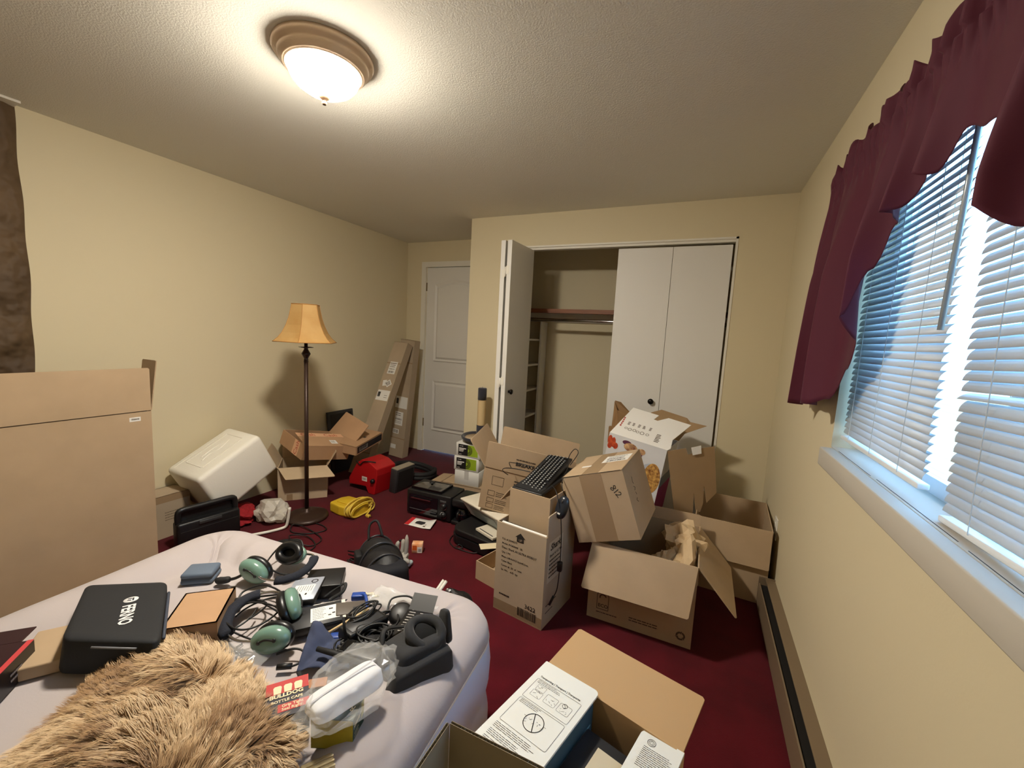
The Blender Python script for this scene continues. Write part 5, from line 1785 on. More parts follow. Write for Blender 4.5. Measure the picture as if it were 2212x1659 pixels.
# ---- black zip bag with white lettering
NEO = mat('black_polyester', (24, 26, 30), 0.75, bump=0.2, bscale=240, bdist=0.001)
bag = thing('zip_bag', 'black zippered bag with white lettering lying on the bed', 'bag', (-1.43, 0.54, B))
TL, TR, NR, NL = Vector((-1.690, 0.568, 0.505)), Vector((-1.500, 0.695, 0.505)), Vector((-1.180, 0.525, 0.535)), Vector((-1.390, 0.415, 0.540))
lo = [Vector((p.x, p.y, B + 0.004)) for p in (NL, NR, TR, TL)]
lo[2].z = lo[3].z = B + 0.030
hexa([lo[0] + Vector((-0.01, -0.012, 0)), lo[1] + Vector((0.0, -0.01, 0)), lo[2], lo[3], NL, NR, TR, TL], 'body', NEO, bag, 0.09, 4)
nrm = (NL - TL).cross(TR - TL).normalized()


def bagp(u, v):
    a = TL.lerp(TR, u)
    b_ = NL.lerp(NR, u)
    return a.lerp(b_, v)


xa = (bagp(0.6, 0.8) - bagp(0.6, 0.3)).normalized()
ya_ = (TR - TL).normalized()
FG = face(bagp(0.60, 0.36) + nrm * 0.0012, xa, ya_)
WPRINT = mat('white_print', (230, 230, 230), 0.6)
mb = MB()
mb.lathe([(0, 0), (0.017, 0), (0.017, 0.0006), (0, 0.0006)], 26, FG)
lgo = mb.build('round_logo', WPRINT, bag, world=True)
mb = MB()
for pl in ([(-0.009, -0.007), (-0.004, -0.007), (-0.004, 0.002), (-0.009, 0.002)], [(-0.009, 0.003), (0.009, 0.003), (0.009, 0.007), (-0.009, 0.007)], [(0.001, -0.008), (0.005, -0.008), (0.008, 0.001), (0.002, 0.001)]):
    mb.prism(pl, 0.0007, 0.0010, FG)
mb.build('logo_cutout', NEO, lgo, world=True)
inv = bag.matrix_basis.inverted()
text('FERNO', 0.040, inv @ FG @ T(0.033, -0.014, 0.0006), WPRINT, bag, bold=0.0012, xs=0.92)
zp = MB().tube([bagp(u, 1.0) + Vector((0.006, -0.012, -0.012)) for u in (0.35, 0.5, 0.65, 0.8)], 0.0025, 6)
zp.build('zipper', mat('zip_grey', (118, 120, 126), 0.45), bag, world=True)
MB().tube([bagp(1.0, v) + Vector((0.002, 0.004, -0.016)) for v in (0.15, 0.35, 0.55, 0.75, 0.9)], 0.004, 6).build('side_webbing', mat('webbing_grey', (60, 66, 80), 0.7), bag, world=True)

# ---- small carton next to it
sb = carton('small_box', 'small plain cardboard box between the black bag and the aviation headset', 0.135, 0.17, 0.064, (-1.285, 0.675, B), (0, 0, 43), CARD3, closed=True)
# ---- grey blue zip case
gc = thing('earphone_case', 'small grey blue rounded case alone on the far bed edge', 'case', (-1.540, 0.815, B), (0, 0, 38))
sharp(MB().rbox(-0.050, 0.050, -0.040, 0.040, 0, 0.019, 0.009, 3).build('lower_half', mat('slate_blue', (92, 106, 124), 0.6), gc), 70)
sharp(MB().rbox(-0.049, 0.049, -0.039, 0.039, 0.021, 0.040, 0.009, 3).build('upper_half', MATS['slate_blue'], gc), 70)
MB().rbox(-0.047, 0.047, -0.037, 0.037, 0.014, 0.026, 0.004, 2).build('zip_line', mat('slate_dark', (58, 68, 82), 0.6), gc)

# ---- aviation headsets with green ear cups
GRN = mat('sage_green_plastic', (112, 146, 132), 0.22, coat=0.4)
LEA = mat('black_leatherette', (16, 17, 20), 0.35)
PAD = mat('navy_pad_fabric', (26, 30, 42), 0.9, bump=0.3, bscale=160)


def earcup(hs, pos, out, lng):
    z = Vector(out).normalized()
    x = Vector(lng)
    x = (x - z * x.dot(z)).normalized()
    y = z.cross(x)
    M_ = Matrix((x, y, z)).transposed().to_4x4()
    M_.translation = Vector(pos)
    S = M_ @ Matrix.Diagonal((0.057, 0.036, 1, 1))
    cup = MB().lathe([(0, 0.028), (0.55, 0.027), (0.82, 0.022), (0.96, 0.013), (1.0, 0.004), (0.98, -0.004), (0, -0.004)], 32, S).build('ear_cup', GRN, hs, world=True)
    cu = MB().tube([M_ @ Vector((0.044 * math.cos(2 * math.pi * k / 28), 0.027 * math.sin(2 * math.pi * k / 28), -0.017)) for k in range(28)], 0.0145, 10, closed=True)
    cu.build('ear_cushion', LEA, hs, world=True)
    MB().lathe([(0, -0.010), (0.92, -0.010), (0.92, -0.006), (0, -0.006)], 28, S).build('ear_foam', BLKR, hs, world=True)
    st = [M_ @ Vector((-0.053, 0, -0.002)), M_ @ Vector((-0.052, 0, 0.020)), M_ @ Vector((-0.02, 0.0, 0.042)), M_ @ Vector((0.02, 0, 0.042)), M_ @ Vector((0.052, 0, 0.020)), M_ @ Vector((0.053, 0, -0.002))]
    MB().tube(smooth_pts([M_ @ Vector((-0.020, 0.004, 0.0280)), M_ @ Vector((0.0, 0.010, 0.0290)), M_ @ Vector((0.026, 0.004, 0.0275))], 5), 0.0028, 6).build('stirrup', BLK, cup, world=True)
    for sx in (-0.020, 0.026):
        MB().lathe([(0, 0), (0.006, 0), (0.005, 0.005), (0, 0.006)], 12, M_ @ T(sx, 0.004, 0.0245)).build('screw_cap', BLK, cup, world=True)
    return M_


def cable_pts(seed, c, rx, ry, turns, z0, amp=0.012, n=22):
    q_ = random.Random(seed)
    p1, p2, p3 = q_.uniform(0, 6), q_.uniform(0, 6), q_.uniform(0, 6)
    pts = []
    for k in range(int(n * turns)):
        a = 2 * math.pi * k / n
        f = 1 + 0.22 * math.sin(a * 0.37 + p1) + 0.10 * math.sin(a * 1.7 + p2)
        g = 1 + 0.22 * math.sin(a * 0.43 + p3) + 0.10 * math.sin(a * 2.3 + p1)
        pts.append((c[0] + rx * f * math.cos(a) + 0.008 * math.sin(a * 0.21 + p2), c[1] + ry * g * math.sin(a), z0 + amp * (0.5 + 0.5 * math.sin(a * 0.61 + p3))))
    return pts


h1 = thing('aviation_headset', 'aviation headset with green cup nearest the far edge of the bed', 'headset', (-1.33, 0.93, B), group='green aviation headsets')
earcup(h1, (-1.362, 0.890, 0.480), (0.25, -0.95, 0.15), (0.85, 0.25, -0.35))
earcup(h1, (-1.318, 1.005, 0.500), (-0.05, 0.80, -0.62), (0.9, -0.1, 0.25))
bnd = smooth_pts([(-1.275, 1.020, 0.505), (-1.225, 1.020, 0.512), (-1.192, 0.985, 0.508), (-1.195, 0.940, 0.492), (-1.235, 0.900, 0.478), (-1.290, 0.880, 0.474), (-1.325, 0.878, 0.478)], 6)
MB().tube(bnd, 0.004, 6).build('head_spring', CHROME, h1, world=True)
n = len(bnd)
MB().tube(bnd[8:27], 0.016, 8, flat=0.6).build('head_pad', PAD, h1, world=True)
MB().tube(smooth_pts([(-1.385, 0.872, 0.474), (-1.402, 0.850, 0.462), (-1.425, 0.838, 0.455)], 5), 0.005, 6).build('mic_boom', BLK, h1, world=True)
MB().tube(smooth_pts([(-1.418, 0.842, 0.457), (-1.440, 0.828, 0.453), (-1.462, 0.818, 0.452)], 4), 0.011, 8, rr=[0.005, 0.010, 0.012, 0.012, 0.012, 0.012, 0.012, 0.010, 0.006]).build('mic_muff', BLKR, h1, world=True)
MB().tube(smooth_pts([(-1.29, 1.03, 0.50), (-1.33, 1.05, 0.53), (-1.39, 1.03, 0.515), (-1.41, 0.98, 0.47), (-1.38, 0.95, 0.46), (-1.30, 0.955, 0.45), (-1.24, 0.99, 0.455), (-1.18, 0.97, 0.465), (-1.17, 0.91, 0.455), (-1.22, 0.87, 0.447), (-1.28, 0.82, 0.445), (-1.30, 0.77, 0.445)], 6), 0.0032, 6).build('cord', CORD, h1, world=True)

h2 = thing('aviation_headset', 'aviation headset with two green cups lying next to the fur', 'headset', (-1.08, 0.76, B), group='green aviation headsets')
earcup(h2, (-1.082, 0.818, 0.490), (0.55, 0.75, 0.35), (0.80, -0.45, -0.2))
earcup(h2, (-1.022, 0.712, 0.470), (0.30, -0.85, 0.20), (0.75, 0.45, 0.2))
bnd = smooth_pts([(-1.130, 0.845, 0.490), (-1.195, 0.835, 0.485), (-1.235, 0.785, 0.480), (-1.225, 0.725, 0.474), (-1.180, 0.680, 0.466), (-1.120, 0.672, 0.458), (-1.065, 0.690, 0.460)], 6)
MB().tube(bnd, 0.004, 6).build('head_spring', CHROME, h2, world=True)
MB().tube(bnd[9:28], 0.020, 8, flat=0.6).build('head_pad', PAD, h2, world=True)
MB().tube(smooth_pts([(-1.115, 0.83, 0.48), (-1.19, 0.86, 0.475), (-1.26, 0.85, 0.480), (-1.295, 0.81, 0.470), (-1.285, 0.785, 0.460)], 6), 0.003, 6).build('mic_boom', BLK, h2, world=True)
crumple(MB(), (-1.280, 0.778, 0.456), (0.017, 0.013, 0.013), 2, 0.1, 2).build('mic_muff', BLKR, h2, world=True)
cw_ = MB()
for (sd, c_, rx, ry, tn) in ((1, (-1.17, 0.76), 0.075, 0.075, 1.6), (2, (-1.14, 0.74), 0.09, 0.05, 1.3), (3, (-1.20, 0.73), 0.045, 0.085, 1.2)):
    cw_.tube(smooth_pts(cable_pts(sd, c_, rx, ry, tn, B + 0.012, 0.03), 3), 0.0028, 6)
cw_.build('cord', CORD, h2, world=True)
pj = thing('plug_lead', 'short black jack lead beside the green headset cup', 'cable', (-0.95, 0.715, B))
MB().tube(smooth_pts([(-0.985, 0.70, B + 0.01), (-0.955, 0.725, B + 0.02), (-0.925, 0.735, B + 0.018), (-0.905, 0.715, B + 0.01), (-0.92, 0.69, B + 0.006)], 5), 0.003, 6).build('wire', CORD, pj, world=True)
MB().cyl((-0.945, 0.672, B + 0.009), (-0.915, 0.693, B + 0.009), 0.0075, n=10).build('plug', BLK, pj, world=True)

# ---- hard drives with paper labels
ALU = mat('drive_metal', (178, 184, 196), 0.38, metal=0.25)


def drive(label, loc, rot, l, w_, h, body, topm):
    o = thing('hard_drive', label, 'hard drive', loc, rot, 'bare hard drives on the bed')
    MB().rbox(-l / 2, l / 2, -w_ / 2, w_ / 2, 0, h, 0.002, 1).build('casting', body, o)
    MB().rbox(-l / 2 + 0.002, l / 2 - 0.002, -w_ / 2 + 0.002, w_ / 2 - 0.002, h, h + 0.0025, 0.001, 1).build('top_cover', topm, o)
    F_ = face((-l / 2, -w_ / 2, h + 0.0026), (1, 0, 0), (0, 1, 0))
    lb_ = patch(o, F_, l * 0.36, l * 0.92, w_ * 0.18, w_ * 0.82, WHITE, 'label', t=0.0004)
    bars(o, F_, fine_print(l * 0.40, w_ * 0.76, l * 0.26, 7, w_ * 0.075, 0.0018, 5) + [(l * 0.72, l * 0.80, w_ * 0.62, w_ * 0.68), (l * 0.78, l * 0.84, w_ * 0.40, w_ * 0.46), (l * 0.70, l * 0.76, w_ * 0.34, w_ * 0.39)], IK, z=0.0006)['kind'] = 'stuff'
    mb_ = MB()
    ring_sector(mb_, F_, l * 0.2, w_ * 0.72, 0.008, 0.011, 0, 360, 0.0006, 20)
    mb_.build('spindle_ring', body, o, fixn=False)
    return o


drive('silver hard drive with a white label lying on top of its neighbours', (-1.122, 0.900, 0.463), (3, -2, -56), 0.135, 0.098, 0.018, BLK, ALU)
drive('dark hard drive half covered by a white paper sheet', (-1.000, 0.848, B + 0.004), (2, 0, 50), 0.145, 0.100, 0.024, BLK, DGREY)
ps = tag(MB().box(-0.045, 0.050, -0.035, 0.052, 0, 0.0008, T(-0.978, 0.868, 0.4655) @ E3(2, 0, 48)).build('paper_sheet', mat('paper_warm', (222, 214, 204), 0.7)), 'printed white paper sheet lying on the dark hard drive', 'paper')
F_ = face((-0.045, -0.035, 0.0010), (1, 0, 0), (0, 1, 0))
bb_ = T(-0.978, 0.868, 0.4655) @ E3(2, 0, 48)
mb = MB()
for (a, b, c, d) in ((0.03, 0.045, 0.05, 0.062), (0.055, 0.07, 0.042, 0.052), (0.02, 0.032, 0.02, 0.032), (0.06, 0.066, 0.02, 0.028), (0.012, 0.08, 0.075, 0.076), (0.012, 0.07, 0.07, 0.071)):
    mb.add([(a, c, 0), (b, c, 0), (b, d, 0), (a, d, 0)], [(0, 1, 2, 3)], bb_ @ F_)
pr_ = mb.build('print', IK, ps, kind='stuff', fixn=False)
# ---- black boxes behind
bb1 = thing('black_device', 'flat black device box behind the silver hard drive', 'device', (-1.125, 0.985, B - 0.004), (0, 0, -52))
MB().rbox(-0.055, 0.055, -0.060, 0.060, 0, 0.046, 0.003, 2).build('case', BLK, bb1)
MB().box(-0.05, 0.05, -0.0605, -0.0595, 0.008, 0.034).build('front_plate', BLKG, bb1)
sl_ = tag(MB().tube(smooth_pts([(-1.075, 0.935, B + 0.01), (-1.050, 0.975, B + 0.035), (-1.030, 0.985, B + 0.045), (-1.022, 0.965, B + 0.03), (-1.045, 0.935, B + 0.012), (-1.02, 0.925, B + 0.02), (-0.998, 0.935, B + 0.022), (-1.00, 0.960, B + 0.01)], 6), 0.006, 6, flat=0.35).build('black_strap', BLKR),
          'looped black strap between the drives and the far bed edge', 'strap')
# ---- grey adapter, wooden stick, blue cables
ad = thing('grey_adapter', 'grey brown flat adapter beside the wooden stick', 'adapter', (-0.940, 0.920, B + 0.004), (0, 6, 48))
MB().rbox(-0.045, 0.045, -0.032, 0.032, 0, 0.026, 0.004, 2).build('case', mat('taupe_plastic', (92, 84, 76), 0.5), ad)
bars(ad, face((-0.045, -0.032, 0.0262), (1, 0, 0), (0, 1, 0)), [(0.05, 0.07, 0.012, 0.03)], DGREY, 'mark')
tag(MB().cyl((-0.930, 0.785, 0.452), (-0.868, 0.925, 0.482), 0.0042, n=8).build('wooden_stick', mat('pale_wood', (216, 186, 138), 0.6)), 'pale wooden stick lying across the dark cables', 'stick')
BLU = mat('blue_cable', (34, 70, 150), 0.4)
for (lab, pts, pc) in (
        ('blue cable with a blue plug near the far bed edge', [(-0.985, 0.985, B + 0.012), (-0.955, 0.995, B + 0.024), (-0.925, 0.975, B + 0.02), (-0.90, 0.945, B + 0.012), (-0.915, 0.905, B + 0.008)], (-0.975, 0.990, B + 0.014)),
        ('blue cable with a blue plug beside the radio', [(-0.895, 0.850, B + 0.010), (-0.870, 0.830, B + 0.020), (-0.850, 0.850, B + 0.022), (-0.845, 0.890, B + 0.012)], (-0.888, 0.822, B + 0.012))):
    bc = thing('blue_cable', lab, 'cable', (pc[0], pc[1], B), group='blue cables on the bed')
    MB().tube(smooth_pts(pts, 6), 0.0055, 7).build('wire', BLU, bc, world=True)
    MB().rbox(-0.022, 0.022, -0.013, 0.013, -0.009, 0.010, 0.004, 2, T(*pc) @ E3(0, 0, 35)).build('plug', BLU, bc, world=True)
tag(MB().tube(smooth_pts([(-0.975, 1.015, 0.450), (-0.955, 1.010, 0.452), (-0.940, 1.022, 0.452), (-0.93, 1.010, 0.452), (-0.915, 1.022, 0.454)], 4), 0.005, 6).build('beaded_chain', mat('ivory_plastic', (224, 214, 180), 0.5)), 'short ivory beaded cord near the far bed edge', 'cord')
# ---- power bricks with black cables
for i, (lab, loc, rot, sz) in enumerate((
        ('long black power brick lying lengthwise among black cables', (-0.838, 0.872, B + 0.016), (0, 6, 80), (0.135, 0.060, 0.032)),
        ('small black power brick under coiled cable near the radio', (-0.800, 0.835, B), (0, 0, 35), (0.080, 0.042, 0.030)),
        ('small black power brick beside the printed black box', (-0.762, 0.905, B), (0, 0, 60), (0.085, 0.045, 0.028)))):
    pbk = thing('power_brick', lab, 'power adapter', loc, rot, 'black power adapters on the bed')
    sharp(MB().rbox(-sz[0] / 2, sz[0] / 2, -sz[1] / 2, sz[1] / 2, 0, sz[2], 0.006, 3).build('case', BLK, pbk), 60)
    MB().rbox(-sz[0] / 2 + 0.012, sz[0] / 2 - 0.012, -sz[1] / 2 + 0.008, sz[1] / 2 - 0.008, sz[2], sz[2] + 0.0012, 0.0005, 1).build('rating_plate', DGREY, pbk)
for i, (lab, c_, rx, ry, tn, z0, rr_) in enumerate((
        ('coiled thin black cable over the long power brick', (-0.868, 0.905), 0.022, 0.050, 5, B + 0.038, 0.0026),
        ('coiled black cable beside the round speaker', (-0.800, 0.930), 0.042, 0.038, 5, B + 0.008, 0.0032),
        ('coiled black cable in front of the long power brick', (-0.775, 0.850), 0.040, 0.036, 5, B + 0.030, 0.0030),
        ('coiled black cable next to the two way radio', (-0.815, 0.800), 0.045, 0.030, 4, B + 0.010, 0.0030),
        ('coiled black cable near the black fabric bag', (-0.735, 0.865), 0.035, 0.045, 4, B + 0.010, 0.0030))):
    tag(MB().tube(smooth_pts(cable_pts(20 + i, c_, rx, ry, tn, z0, 0.022), 3), rr_, 6).build('coiled_cable', CORD), lab, 'cable', 'black cable coils on the bed')
rs = thing('round_speaker', 'round black earphone disc with a looped cord near the far bed edge', 'earphone', (-0.790, 0.985, B))
MB().lathe([(0, 0), (0.034, 0), (0.038, 0.010), (0.036, 0.024), (0.026, 0.030), (0, 0.031)], 28, T(-0.790, 0.985, B + 0.006) @ E3(18, 10, 0)).build('disc', BLK, rs, world=True)
MB().tube(smooth_pts([(-0.83, 0.965, B + 0.02), (-0.845, 1.005, B + 0.04), (-0.80, 1.035, B + 0.045), (-0.755, 1.015, B + 0.04), (-0.748, 0.965, B + 0.02), (-0.775, 0.930, B + 0.012), (-0.82, 0.935, B + 0.012)], 6), 0.0034, 6).build('cord', CORD, rs, world=True)
PBAG = mat('clear_poly', (236, 236, 232), 0.12, alpha=0.28, spec=0.8)
tag(MB().grid(lambda u, v: (-0.94 + 0.24 * u, 0.985 + 0.075 * v, B + 0.018 + 0.014 * noise.noise((u * 7, v * 5, 2)) + 0.012 * v), 20, 10, t=0.0008).build('clear_bag', PBAG), 'flat clear plastic bag on the far bed edge', 'plastic bag')
# ---- printed black box with an open flap
bxp = thing('printed_black_box', 'narrow black printed box with its end flap open on the bed', 'box', (-0.705, 0.925, B), (0, 0, 15))
MB().rbox(-0.042, 0.042, -0.075, 0.075, 0, 0.042, 0.001, 1).build('body', mat('matte_black_print', (26, 25, 26), 0.4), bxp)
F_ = face((-0.042, -0.075, 0.0422), (1, 0, 0), (0, 1, 0))
bars(bxp, F_, fine_print(0.010, 0.140, 0.025, 8, 0.012, 0.004, 3) + fine_print(0.045, 0.140, 0.030, 6, 0.015, 0.003, 6), mat('silver_print', (170, 166, 160), 0.5))['kind'] = 'stuff'
MB().plate((-0.040, 0.075, 0.042), (0.040, 0.075, 0.042), (0.040, 0.120, 0.070), (-0.040, 0.120, 0.070), 0.0012).build('end_flap', BLK, bxp)
# ---- two way radio
rdx = thing('two_way_radio', 'black handheld two way radio with a long rubber antenna on the bed', 'radio', (-0.768, 0.792, B), (0, 0, 10))
sharp(MB().rbox(-0.062, 0.062, -0.027, 0.027, 0.008, 0.044, 0.006, 3).build('case', BLK, rdx), 60)
MB().box(-0.055, -0.030, -0.020, 0.020, 0.0441, 0.0455).build('display', BLKG, rdx)
for k in range(3):
    MB().cyl((-0.062, -0.014 + 0.014 * k, 0.032), (-0.075, -0.014 + 0.014 * k, 0.032), 0.005, n=10).build('knob', DGREY, rdx)
MB().box(0.052, 0.0545, -0.0275, 0.0275, 0.0075, 0.0447).build('metal_band', CHROME, rdx)
an = MB().tube([Vector((-0.110, -0.038, 0.046)), Vector((-0.06, -0.036, 0.044)), Vector((0.0, -0.035, 0.038)), Vector((0.06, -0.034, 0.034))], 0.0075, 9, rr=[0.0065, 0.0075, 0.0075, 0.0075])
an.build('antenna', BLKR, rdx)
MB().tube([Vector((-0.058, 0.018, 0.036)), Vector((-0.070, 0.022, 0.070)), Vector((-0.078, 0.028, 0.100))], 0.004, 7).build('stub_antenna', BLKR, rdx)
# ---- navy cloth
NAV = mat('navy_cloth', (62, 70, 96), 0.9, bump=0.25, bscale=220, bdist=0.001)
CP = [Vector((-0.960, 0.800, B + 0.040)), Vector((-0.835, 0.805, B + 0.012)), Vector((-0.765, 0.748, B + 0.008)), Vector((-0.893, 0.690, B + 0.004))]


def navy(u, v):
    a = CP[0].lerp(CP[1], u).lerp(CP[3].lerp(CP[2], u), v)
    f = 0.012 * abs(math.sin(u * 5 + v * 3)) + 0.018 * math.exp(-((u - 0.1) / 0.2) ** 2 - ((v - 0.1) / 0.25) ** 2) + 0.006 * noise.noise((u * 6, v * 6, 4))
    return (a.x, a.y, a.z + f)


tag(MB().grid(navy, 24, 24, t=0.0015).build('navy_cloth', NAV), 'folded navy blue cloth below the radio antenna', 'cloth')
sp2 = thing('strap_buckle', 'black strap loop and tan tag under the navy cloth', 'strap', (-0.83, 0.66, B))
MB().tube(smooth_pts([(-0.885, 0.690, B + 0.006), (-0.850, 0.672, B + 0.014), (-0.825, 0.660, B + 0.008), (-0.80, 0.668, B + 0.006), (-0.775, 0.70, B + 0.006)], 5), 0.006, 6, flat=0.4).build('strap', BLKR, sp2, world=True)
MB().box(-0.022, 0.022, -0.014, 0.014, 0, 0.004, T(-0.815, 0.690, B + 0.002) @ E3(0, 0, 40)).build('leather_tag', mat('tan_leather', (176, 122, 84), 0.7), sp2, world=True)
# ---- black fabric bag with an open collar
FAB = mat('black_neoprene', (26, 27, 31), 0.8, bump=0.25, bscale=180, bdist=0.001, sheen=0.2)
fb = thing('fabric_bag', 'soft black fabric bag with an open collar at the bed corner', 'bag', (-0.62, 0.85, B))
hexa([(-0.722, 0.798, B), (-0.612, 0.752, B), (-0.545, 0.900, B), (-0.690, 0.930, B), (-0.716, 0.812, B + 0.070), (-0.622, 0.786, B + 0.082), (-0.560, 0.905, B + 0.090), (-0.690, 0.925, B + 0.070)], 'body', FAB, fb, 0.16, 4)
hexa([(-0.655, 0.748, B), (-0.605, 0.735, B), (-0.528, 0.890, B), (-0.560, 0.905, B), (-0.648, 0.765, B + 0.058), (-0.606, 0.752, B + 0.052), (-0.540, 0.895, B + 0.060), (-0.565, 0.905, B + 0.070)], 'front_pocket', FAB, fb, 0.18, 4)
MC = T(-0.622, 0.880, B + 0.088) @ E3(20, 14, 20)
col_ = MB().tube([MC @ Vector((0.046 * math.cos(2 * math.pi * k / 26), 0.038 * math.sin(2 * math.pi * k / 26), 0.006 * math.sin(4 * math.pi * k / 26))) for k in range(26)], 0.014, 9, closed=True).build('collar', FAB, fb, world=True)
MB().lathe([(0, -0.004), (0.042, -0.004), (0.042, 0.001), (0, 0.001)], 24, MC).build('collar_shade_disc', mat('black_void', (5, 5, 7), 0.95), col_, world=True)  # near-black disc, shade inside the collar put into its colour
hexa([(-0.618, 0.925, B + 0.05), (-0.560, 0.905, B + 0.05), (-0.556, 0.925, B + 0.05), (-0.612, 0.945, B + 0.05), (-0.612, 0.930, B + 0.130), (-0.580, 0.918, B + 0.140), (-0.576, 0.934, B + 0.138), (-0.606, 0.944, B + 0.128)], 'rear_flap', FAB, fb, 0.2, 3)
MB().tube(smooth_pts([(-0.715, 0.812, B + 0.05), (-0.735, 0.845, B + 0.075), (-0.725, 0.89, B + 0.06), (-0.70, 0.92, B + 0.05)], 5), 0.008, 6, flat=0.4).build('webbing', BLKR, fb, world=True)
# ---- bottle cap box
RCB = mat('red_box_print', (186, 44, 40), 0.5)
NVB = mat('navy_box_print', (30, 28, 44), 0.5)
CRM = mat('cream_print', (236, 218, 178), 0.6)
bc = thing('bottle_cap_box', 'small red and navy box of bottle caps half under the fur', 'box', (-0.803, 0.596, B), (0, 0, 52))
MB().box(-0.045, 0.045, -0.053, 0.053, 0, 0.050).build('body', NVB, bc)
F_ = face((-0.045, -0.053, 0.0501), (1, 0, 0), (0, 1, 0))
patch(bc, F_, 0.0, 0.09, 0.068, 0.106, RCB, 'red_panel', t=0.0005)
patch(bc, F_, 0.026, 0.09, 0.014, 0.036, RCB, 'red_panel', t=0.0005)
for k in range(3):
    x = 0.024 + 0.022 * k
    MB().prism([(x - 0.0075, 0.069), (x + 0.0075, 0.069), (x + 0.009, 0.088), (x + 0.006, 0.092), (x - 0.006, 0.092), (x - 0.009, 0.088)], 0.0006, 0.0011, F_).build('cap_picture', CRM, bc)
text('BULLDOG', 0.0155, F_ @ T(0.008, 0.056, 0.0012), CRM, bc, bold=0.0006)
text('BOTTLE CAPS', 0.0105, F_ @ T(0.012, 0.042, 0.0008), CRM, bc, bold=0.0003)
text('Grip Tight', 0.0105, F_ @ T(0.034, 0.0265, 0.0010), CRM, bc, bold=0.0002)
text('Seal Right', 0.0105, F_ @ T(0.034, 0.0165, 0.0010), CRM, bc, bold=0.0002)
F_ = face((-0.045, -0.0531, 0), (1, 0, 0), (0, 0, 1))
text('BULLDOG', 0.013, F_ @ T(0.018, 0.022, 0.0006), mat('grey_cream', (150, 140, 124), 0.6), bc)
# ---- green and yellow box, paper bundle in a clear bag
GRB = mat('dark_green_print', (24, 58, 46), 0.4)
YLB = mat('mustard_print', (176, 160, 44), 0.45, var=0.1, vscale=30)
gy = thing('green_yellow_box', 'small green and yellow printed box below the clear bag', 'box', (-0.663, 0.616, B), (0, 0, 24))
MB().box(-0.046, 0.046, -0.032, 0.032, 0, 0.072).build('body', GRB, gy)
MB().box(-0.0455, 0.0455, -0.0328, -0.0321, 0.002, 0.070).build('yellow_panel', YLB, gy)
F_ = face((0.0461, -0.032, 0), (0, 1, 0), (0, 0, 1))
text('Remington', 0.0135, F_ @ T(0.003, 0.046, 0.0003), CRM, gy, xs=0.9, shear=0.3, bold=0.0002)
bars(gy, F_, fine_print(0.006, 0.035, 0.028, 3, 0.008, 0.0022, 3), CRM)['kind'] = 'stuff'
patch(gy, F_, 0.048, 0.0635, 0.03, 0.066, YLB, 'yellow_corner', t=0.0004)
F_ = face((0.046, 0.032, 0.0721), (-1, 0, 0), (0, -1, 0))
text('Remington', 0.0175, F_ @ T(0.006, 0.030, 0.0003), CRM, gy, shear=0.3, bold=0.0003)
wbd = thing('paper_bundle', 'folded white paper bundle lying on the green and yellow box', 'paper', (-0.660, 0.620, B + 0.08))
hexa([(-0.715, 0.560, 0.520), (-0.640, 0.545, 0.522), (-0.608, 0.715, 0.500), (-0.680, 0.728, 0.498), (-0.705, 0.562, 0.560), (-0.652, 0.550, 0.556), (-0.620, 0.712, 0.548), (-0.670, 0.722, 0.552)], 'bundle', mat('bright_white_paper', (240, 240, 242), 0.75), wbd, 0.22, 4)
MB().box(-0.002, 0.002, -0.08, 0.08, 0.0, 0.0008, T(-0.664, 0.636, 0.5572) @ E3(0, 0, -12)).build('fold_line', mat('fold_shadow', (206, 206, 212), 0.8), wbd, world=True)
cbg = MB()
crumple(cbg, (-0.655, 0.645, 0.545), (0.080, 0.118, 0.044), 5, 0.30, 4, None, -0.06, 3.4)
CLR = mat('clear_film', (246, 246, 244), 0.08, alpha=0.13, spec=1.0)
tag(cbg.build('clear_plastic_bag', CLR), 'clear plastic bag wrapped around the white paper bundle', 'plastic bag')
# ---- bag of small metal parts
mp_ = thing('parts_bag', 'clear plastic bag of small shiny metal parts beside the fur', 'plastic bag', (-1.085, 0.655, B))
MB().grid(lambda u, v: (-1.15 + 0.15 * u + 0.02 * v, 0.685 - 0.075 * v + 0.03 * u, B + 0.010 + 0.012 * math.sin(u * 3.1) * math.sin(v * 3.1) + 0.008 * noise.noise((u * 9, v * 9, 7))), 18, 12, t=0.0008).build('film', CLR, mp_, world=True)
mb = MB()
for k in range(26):
    q_ = random.Random(k)
    u, v = q_.uniform(0.1, 0.75), q_.uniform(0.15, 0.85)
    c_ = Vector((-1.15 + 0.15 * u + 0.02 * v, 0.685 - 0.075 * v + 0.03 * u, B + 0.006))
    d_ = Vector((q_.uniform(-1, 1), q_.uniform(-1, 1), q_.uniform(-0.2, 0.5))).normalized() * q_.uniform(0.005, 0.012)
    mb.cyl(c_ - d_, c_ + d_, q_.uniform(0.0012, 0.0032), n=6)
mb.build('metal_parts', mat('steel_parts', (120, 122, 128), 0.25, metal=1.0), mp_, world=True, kind='stuff')
# ---- clear ribbed box at the bottom edge
cr = thing('clear_ribbed_box', 'small clear ribbed plastic box at the lower bed edge beside the fur', 'box', (-0.612, 0.520, B), (0, 0, 56))
CLB = mat('clear_amber_plastic', (206, 186, 140), 0.15, trans=0.5, alpha=0.75)
MB().rbox(-0.030, 0.030, -0.030, 0.030, 0, 0.036, 0.003, 2).build('body', CLB, cr)
for k in range(5):
    MB().box(-0.0305, 0.0305, -0.026 + 0.011 * k, -0.022 + 0.011 * k, 0.036, 0.038).build('rib', CLB, cr)

